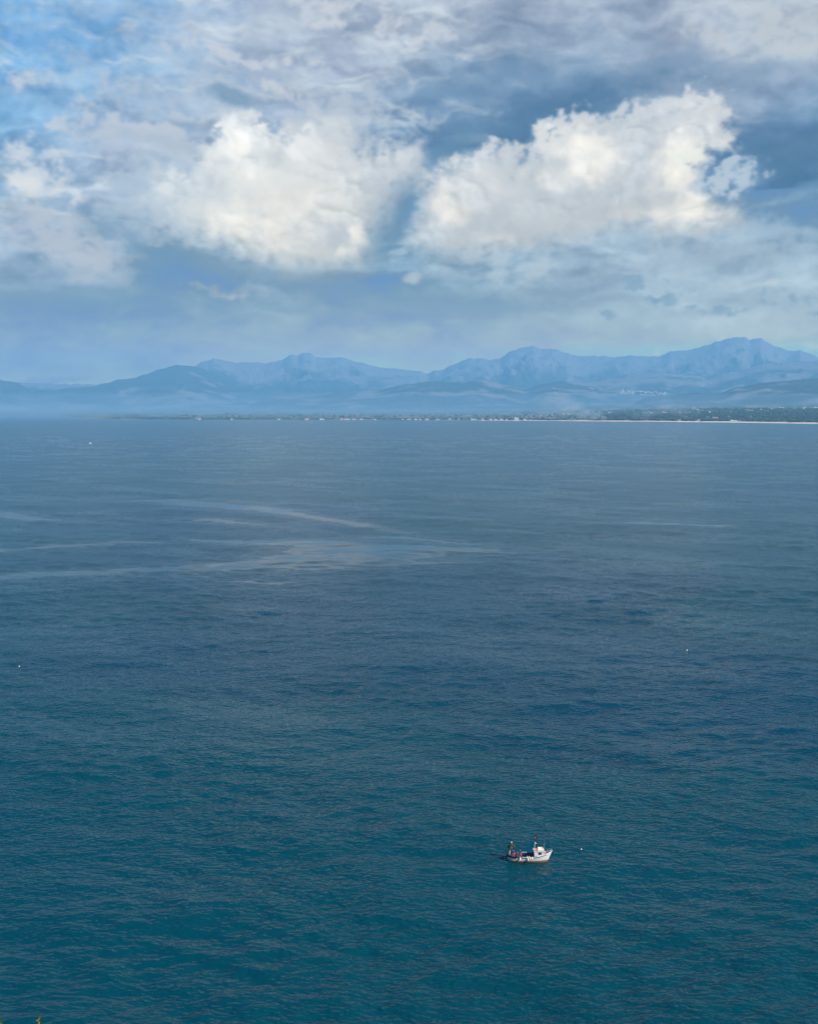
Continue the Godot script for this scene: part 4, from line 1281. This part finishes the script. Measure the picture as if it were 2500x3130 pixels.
# ---------------------------------------------------------------- on the far shore
var house_kinds := {}
func make_house(kind: String) -> Node3D:   # about 12 m long, 8 m deep
	var o := Node3D.new()
	var white := paint(Color(0.58, 0.57, 0.54), 0.8)
	var tile := paint(Color(0.36, 0.16, 0.09), 0.8)
	var dark := paint(Color(0.04, 0.05, 0.06), 0.4)
	var tall := 6.0 if kind == "block" else 3.4
	if kind == "gable":
		var st := SurfaceTool.new()
		st.begin(Mesh.PRIMITIVE_TRIANGLES)
		st.set_smooth_group(-1)
		var out := [Vector2(-4, -1), Vector2(4, -1), Vector2(4, tall), Vector2(0, tall + 1.9), Vector2(-4, tall)]
		for i in 5:
			var a: Vector2 = out[i]
			var b: Vector2 = out[(i + 1) % 5]
			quad(st, [Vector3(-6, a.y, a.x), Vector3(-6, b.y, b.x), Vector3(6, b.y, b.x), Vector3(6, a.y, a.x)], Vector3(0, 2, 0))
		for s in [-6.0, 6.0]:
			for i in range(1, 4):
				face(st, Vector3(s, out[0].y, out[0].x), Vector3(s, out[i].y, out[i].x), Vector3(s, out[i + 1].y, out[i + 1].x), Vector3(s, 0, 0))
		st.generate_normals()
		put(st.commit(), "wall", white, o)
		var r := Node3D.new()
		r.name = "roof"
		o.add_child(r, true)
		for s in [-1.0, 1.0]:
			solid(Vector3(12.8, 0.22, 4.9), Vector3(0, tall + 1.02, s * 2.15), "roof_slope", tile, r, Vector3(s * 0.443, 0, 0))
		solid(Vector3(0.7, 1.6, 0.7), Vector3(3.2, tall + 2.0, -1.0), "chimney", white, r)
	else:
		solid(Vector3(12, tall + 1.0, 8), Vector3(0, tall / 2.0 - 0.5, 0), "wall", white, o)
		var r := solid(Vector3(12.3, 0.35, 8.3), Vector3(0, tall + 0.2, 0), "roof", white, o)
		solid(Vector3(2.6, 1.6, 2.4), Vector3(-3, 0.95, -1.5), "stair_house", white, r)
	for lvl in (2 if kind == "block" else 1):
		for x in [-4.3, -1.6, 1.6, 4.3]:
			if lvl == 0 and x == 1.6:
				solid(Vector3(1.2, 2.2, 0.12), Vector3(x, 1.1, 4.02), "door", dark, o)
			else:
				solid(Vector3(1.3, 1.3, 0.12), Vector3(x, 1.8 + lvl * 2.8, 4.02), "window", dark, o)
	return o

func house(kind: String, label: String, at: Vector3, sx: float, sy: float, turn: float, group: String, called := "house") -> void:
	if not house_kinds.has(kind):
		house_kinds[kind] = make_house(kind)
	var o: Node3D = house_kinds[kind].duplicate()
	o.name = called
	add_child(o, true)
	o.position = at
	o.rotation.y = turn
	o.scale = Vector3(sx, sy, (sx + sy) / 2.0)
	tag(o, label, "greenhouse" if called == "greenhouse" else "house", group)

const ORDINAL := ["", "first", "second", "third", "fourth", "fifth", "sixth", "seventh", "eighth", "ninth", "tenth", "eleventh", "twelfth", "thirteenth", "fourteenth", "fifteenth", "sixteenth", "seventeenth", "eighteenth", "nineteenth", "twentieth", "twenty-first", "twenty-second", "twenty-third", "twenty-fourth", "twenty-fifth", "twenty-sixth"]

func build_far_shore() -> void:
	var rng := RandomNumberGenerator.new()
	rng.seed = 91
	var count := 0
	# along the beach: [x, width in view units]
	for s in [[612, 12], [709, 7], [853, 8], [938, 12], [984, 15], [1044, 7], [1060, 17], [1082, 10], [1105, 9], [1146, 7], [1184, 4], [1232, 6], [1250, 12], [1271, 10], [1284, 6], [1305, 11], [1338, 12], [1378, 15], [1402, 6], [1446, 17], [1475, 6], [1500, 8], [1515, 10], [1532, 9], [1548, 6], [1604, 10], [1620, 6]]:
		var p := on_land(s[0], 120.0 + rng.randf() * 60.0)
		count += 1
		var which: String = ORDINAL[26 - count] + " low white house along the beach to the left of the large white building"
		if s[0] > 1578: which = ["first", "second"][int(s[0] > 1610)] + " low white house along the beach to the right of the large white building"
		var wide: float = s[1] * shore_range(s[0]) / F / 12.0
		house("gable" if rng.randf() < 0.35 else "flat", which, p, wide, 1.3 + 0.6 * rng.randf(), 0.12 * rng.randf_range(-1, 1) - atan2(p.x, -p.z), "white houses along the beach")
	house("block", "large white two-storey building, the tallest one on the beach", on_land(1578, 170), 2.2, 2.4, -0.08, "", "hotel")
	for k in 12:
		var p := on_land(1735 + k * 5.4, 130)
		house("flat", ORDINAL[k + 1] + " cabin from the left in the even row before the pines", p, 0.42, 1.0, -0.1, "row of beach cabins")
	count = 0
	for s in [[1430, 1268.5, 5], [1500, 1268.5, 5], [1650, 1270, 5], [1688, 1268, 5], [1721, 1265, 6], [1737, 1266, 5], [1761, 1263, 7], [1775, 1267, 4]]:
		count += 1
		var p := on_plain(s[0], s[1] + 1.0)
		house("gable", ORDINAL[count] + " from the left of the small pale houses on the plain behind the beach row", p, s[2] * -p.z / F / 12.0, 1.4, rng.randf_range(-0.4, 0.4), "pale houses on the plain")
	var named := [[2076, 10, "low white beach house at the left end of the pine wood's open shore"], [2109, 9, "orange-tinted low house in the middle of the pine wood's shore"], [2134, 14, "long low pale house right of the orange-tinted one on the shore"], [2185, 16, "largest white house standing among the pines by the beach"], [2241, 22, "long low white house in front of the pines"], [2264, 8, "small white house just right of the long low one"], [2278, 8, "second small white house right of the long low one"], [2455, 18, "long pale house at the right end of the beach"]]
	for s in named:
		var p := on_land(s[0], 175.0 if s[0] != 2185 else 420.0)
		house("flat" if s[1] > 15 and s[0] != 2185 else "gable", s[2], p, s[1] * -p.z / F / 12.0, 1.5 if s[0] != 2185 else 2.6, 0.1, "", "beach_house")
	count = 0
	for s in [[1867, 1263, 16], [1990, 1263, 9], [2030, 1262, 12], [2050, 1259, 10], [2083, 1263, 18], [2146, 1256, 42], [2171, 1261, 18], [2204, 1258, 14], [2240, 1257, 20], [2290, 1256, 26], [2330, 1254, 18], [2360, 1252, 12], [2387, 1247, 14], [2439, 1250, 28], [2466, 1248, 28], [2495, 1247, 20]]:
		count += 1
		var p := on_plain(s[0], s[1] + 1.0)
		house("flat", ORDINAL[count] + " from the left of the long pale farm buildings behind the pine wood", p, s[2] * -p.z / F / 12.0, 2.4, rng.randf_range(-0.1, 0.1), "pale farm buildings behind the wood", "farm_building")
	# the town on the slope
	for k in 64:
		var x := 1893.0 + 145.0 * pow(rng.randf(), 0.9)
		var y := 1192.0 + rng.randf() * 13.0 + (x - 1893.0) * 0.02
		var p := on_ridge("low_hill", x, y)
		house("block" if rng.randf() < 0.4 else "gable", "pale house of the small town on the far slope", p, 1.5 + 1.4 * rng.randf(), 2.0 + rng.randf() * 1.4, rng.randf_range(-0.8, 0.8), "houses of the hillside town")
	count = 0
	for s in [[1690, 1190], [1698, 1190], [1708, 1191], [1802, 1188], [1807, 1189], [1812, 1188], [2010, 1188], [2090, 1193], [2141, 1190]]:
		count += 1
		house("gable", ORDINAL[count] + " from the left of the pale houses scattered round the hillside town", on_ridge("low_hill", s[0], s[1]), 2.2, 2.2, rng.randf_range(-0.8, 0.8), "scattered houses on the slope")

func tree_mesh() -> ArrayMesh:   # an uneven pine crown on a trunk, 10 m tall
	var n := fbm(71, 0.35, 3)
	var st := SurfaceTool.new()
	st.begin(Mesh.PRIMITIVE_TRIANGLES)
	for lump in [[Vector3(0, 7, 0), 3.4], [Vector3(2.2, 6, 0.8), 2.2], [Vector3(-1.8, 6.3, -1.0), 2.4], [Vector3(0.3, 5.4, 2.0), 2.0]]:
		var ring := []
		for j in 6:
			var row := []
			for k in 9:
				var a := TAU * (k % 8) / 8.0
				var b := PI * (j / 5.0 - 0.5)
				var p: Vector3 = Vector3(cos(a) * cos(b), sin(b) * 0.75, sin(a) * cos(b)) * lump[1]
				row.append(lump[0] + p * (1.0 + 0.9 * n.get_noise_3dv(lump[0] + p)))
			ring.append(row)
		for j in 5:
			for k in 8:
				quad(st, [ring[j][k], ring[j][k + 1], ring[j + 1][k + 1], ring[j + 1][k]], lump[0])
	for k in 6:
		var a := TAU * k / 6.0
		var b := TAU * (k + 1) / 6.0
		quad(st, [Vector3(cos(a) * 0.35, -1, sin(a) * 0.35), Vector3(cos(b) * 0.35, -1, sin(b) * 0.35), Vector3(cos(b) * 0.2, 6, sin(b) * 0.2), Vector3(cos(a) * 0.2, 6, sin(a) * 0.2)], Vector3(0, 2.5, 0))
	st.generate_normals()
	return st.commit()

func build_wood() -> void:
	var rng := RandomNumberGenerator.new()
	rng.seed = 17
	var where: Array[Transform3D] = []
	var tints: Array[Color] = []
	var clear := fbm(72, 0.02, 3)
	while where.size() < 15000:
		var x := rng.randf_range(345.0, 3300.0)
		var s := 150.0 + 3600.0 * pow(rng.randf(), 2.2)
		var gap := clear.get_noise_2d(x, s * 0.12)
		var dense := sstep(1780.0, 1920.0, x)
		var keep := lerpf(0.13, 0.95, dense)
		if s > 700.0: keep *= lerpf(0.5, 0.75, dense)
		if x < 620.0 and x > 330.0 and s < 500.0: keep = 0.9
		if rng.randf() > keep or gap < lerpf(0.05, -0.22, dense) and s > 260.0: continue
		if s < 260.0 and gap < -0.1: continue
		var p := on_land(x, s)
		var k := rng.randf_range(0.7, 1.25) * (1.0 if s < 700.0 else 1.35)
		where.append(Transform3D(Basis(Vector3.UP, rng.randf() * TAU).scaled(Vector3(k * 1.3, k, k * 1.3)), p))
		var c := Color(0.014, 0.030, 0.012).lerp(Color(0.06, 0.062, 0.03), pow(rng.randf(), 2.0))
		tints.append(c)
	var mm := MultiMesh.new()
	mm.transform_format = MultiMesh.TRANSFORM_3D
	mm.use_colors = true
	mm.mesh = tree_mesh()
	mm.instance_count = where.size()
	for i in where.size():
		mm.set_instance_transform(i, where[i])
		mm.set_instance_color(i, tints[i])
	var o := MultiMeshInstance3D.new()
	o.multimesh = mm
	o.material_override = vertex_paint(0.9)
	o.name = "pine_wood"
	add_child(o, true)
	tag(o, "dark pine wood stretching behind the far beach", "wood", "", "stuff")

func smoke(label: String, from: Vector3, to: Vector3, n: int, size: Vector2, density: Vector2, seed_: int) -> void:   # many small soft puffs, wider and thinner the farther they have drifted
	var root := thing("smoke", label, "smoke", from)
	var rng := RandomNumberGenerator.new()
	rng.seed = seed_
	for k in n:
		var t := (k + rng.randf()) / n
		var s := lerpf(size.x, size.y, t) * rng.randf_range(0.7, 1.3)
		var f := FogVolume.new()
		f.shape = RenderingServer.FOG_VOLUME_SHAPE_ELLIPSOID
		f.size = Vector3(s, s * lerpf(0.75, 0.4, t), s * 0.8)
		var m := FogMaterial.new()
		m.albedo = Color(0.84, 0.92, 1.0)
		m.density = lerpf(density.x, density.y, pow(t, 0.5))
		f.material = m
		f.name = "smoke_puff"
		root.add_child(f, true)
		f.position = (to - from) * t + Vector3(rng.randf_range(-0.35, 0.35), rng.randf_range(-0.15, 0.3) + 0.25 * sin(PI * t), rng.randf_range(-0.3, 0.3)) * s
		f.rotation.z = rng.randf_range(-0.1, 0.5)

# ---------------------------------------------------------------- the near headland
func build_headland() -> void:
	var n := fbm(81, 0.35, 5, 0.55)
	var cols := 90
	var outline := [Vector2(40, 77.5), Vector2(14, 79.2), Vector2(4, 79.35), Vector2(-0.6, 79.2), Vector2(-2.0, 78.7), Vector2(-3.6, 77.4), Vector2(-5.4, 76.2), Vector2(-7.0, 73.2), Vector2(-9.0, 66.0), Vector2(-12.0, 54.0), Vector2(-15.0, 38.0), Vector2(-20.0, 20.0), Vector2(-25.0, 6.0), Vector2(-30.0, -4.0)]
	var path := []
	for i in outline.size() - 1:
		for k in 8:
			path.append(outline[i].lerp(outline[i + 1], k / 8.0))
	var v := PackedVector3Array()
	var c := PackedColorArray()
	path.reverse()
	for q in path:
		for k in cols:
			var x := lerpf(36.0, -36.0, k / (cols - 1.0))
			var off := n.get_noise_3d(x, q.y, q.x)
			var far: float = 1.0 if absf(q.x) < 6.0 and q.y > 75.0 else 5.0
			var side := sstep(14.0, 36.0, absf(x)) * 14.0
			v.append(Vector3(x, q.y + 0.3 * off * minf(far, 2.0) - side * 0.3, q.x + 0.5 * off * far + side))
			c.append(Color(0.26, 0.23, 0.19).lerp(Color(0.12, 0.12, 0.08), sstep(-0.1, 0.35, n.get_noise_3d(x * 2.0, q.y * 2.0, q.x + 9.0))))
	tag(put(sheet(cols, path.size(), v, c), "headland", vertex_paint()), "rocky headland below the viewpoint", "", "", "structure")
	shrub("green shrub whose sunlit tip rises into the lower left of the view", 121, 3112, 6.2, 5)
	shrub("green shrub at the very corner, only a leaf of it in view", -4, 3118, 6.4, 6)

func shrub(label: String, x: float, y: float, away: float, seed_: int) -> void:
	var tip := EYE + way(x, y) * away
	var foot := Vector3(tip.x - 0.1, 76.2, tip.z + 0.15)
	var o := thing("shrub", label, "shrub", foot, 0.0, "shrubs on the headland")
	var rng := RandomNumberGenerator.new()
	rng.seed = seed_
	var leaf := SurfaceTool.new()
	leaf.begin(Mesh.PRIMITIVE_TRIANGLES)
	for k in 9:
		var end := tip - foot if k == 0 else Vector3(rng.randf_range(-0.45, 0.45), (tip.y - foot.y) * rng.randf_range(0.45, 0.80), rng.randf_range(-0.35, 0.35))
		var bend := end * 0.5 + Vector3(rng.randf_range(-0.1, 0.1), 0.05, rng.randf_range(-0.1, 0.1))
		put(rope([Vector3.ZERO, bend, end], 0.006), "stem", paint(Color(0.12, 0.09, 0.05), 0.9), o)
		for j in 46:
			var t := 0.3 + 0.7 * rng.randf()
			if k == 0 and j < 8: t = 0.985 + 0.002 * j
			var p := Vector3.ZERO.lerp(bend, t * 2.0) if t < 0.5 else bend.lerp(end, t * 2.0 - 1.0)
			var d := Vector3(rng.randf_range(-1, 1), rng.randf_range(0.0, 1.2), rng.randf_range(-1, 1)).normalized()
			var s := d.cross(Vector3(rng.randf(), rng.randf(), -rng.randf())).normalized()
			var l := rng.randf_range(0.014, 0.026)
			var green := Color(0.05, 0.09, 0.02).lerp(Color(0.13, 0.14, 0.04), rng.randf())
			leaf.set_color(green)
			for tri in [[p, p + d * l * 0.5 + s * l * 0.3, p + d * l], [p, p + d * l, p + d * l * 0.5 - s * l * 0.3]]:
				for q in tri: leaf.add_vertex(q)
	leaf.generate_normals()
	var f := put(leaf.commit(), "foliage", vertex_paint(0.6), o)
	f.set_meta("kind", "stuff")

func build_things() -> void:
	build_fishing_boat()
	build_on_water()
	build_wood()
	build_far_shore()
	build_headland()
	smoke("pale plume of smoke drifting from the shore at the left end of the pine wood", at_range(1852, 1281, 6650), at_range(1640, 1244, 6900), 18, Vector2(34, 190), Vector2(0.008, 0.0003), 3)
	smoke("short white wisp of smoke above the pine wood", at_range(2136, 1268, 7000), at_range(2114, 1244, 7000), 8, Vector2(14, 34), Vector2(0.016, 0.005), 4)
	smoke("thin veil of smoke over the middle of the pine wood", at_range(1940, 1281, 6600), at_range(2070, 1256, 6650), 14, Vector2(40, 130), Vector2(0.0035, 0.0006), 5)
	var bank := FogVolume.new()
	bank.shape = RenderingServer.FOG_VOLUME_SHAPE_ELLIPSOID
	bank.size = Vector3(36000, 330, 5200)
	var mist := FogMaterial.new()
	mist.albedo = Color(0.62, 0.82, 1.0)
	mist.density = 8.5e-5
	bank.material = mist
	bank.name = "mist"
	add_child(bank)
	bank.position = Vector3(-3500, 70, -12000)
	var veil_left := bank.duplicate()
	veil_left.name = "mist"
	veil_left.size = Vector3(11000, 150, 4600)
	var thick := FogMaterial.new()
	thick.albedo = Color(0.62, 0.82, 1.0)
	thick.density = 9.0e-5
	veil_left.material = thick
	add_child(veil_left, true)
	veil_left.position = Vector3(-3400, 30, -8500)
	tag(veil_left, "thin sea mist over the left part of the far shore", "", "", "structure")
	tag(bank, "low bank of pale mist lying along the foot of the mountains", "", "", "structure")
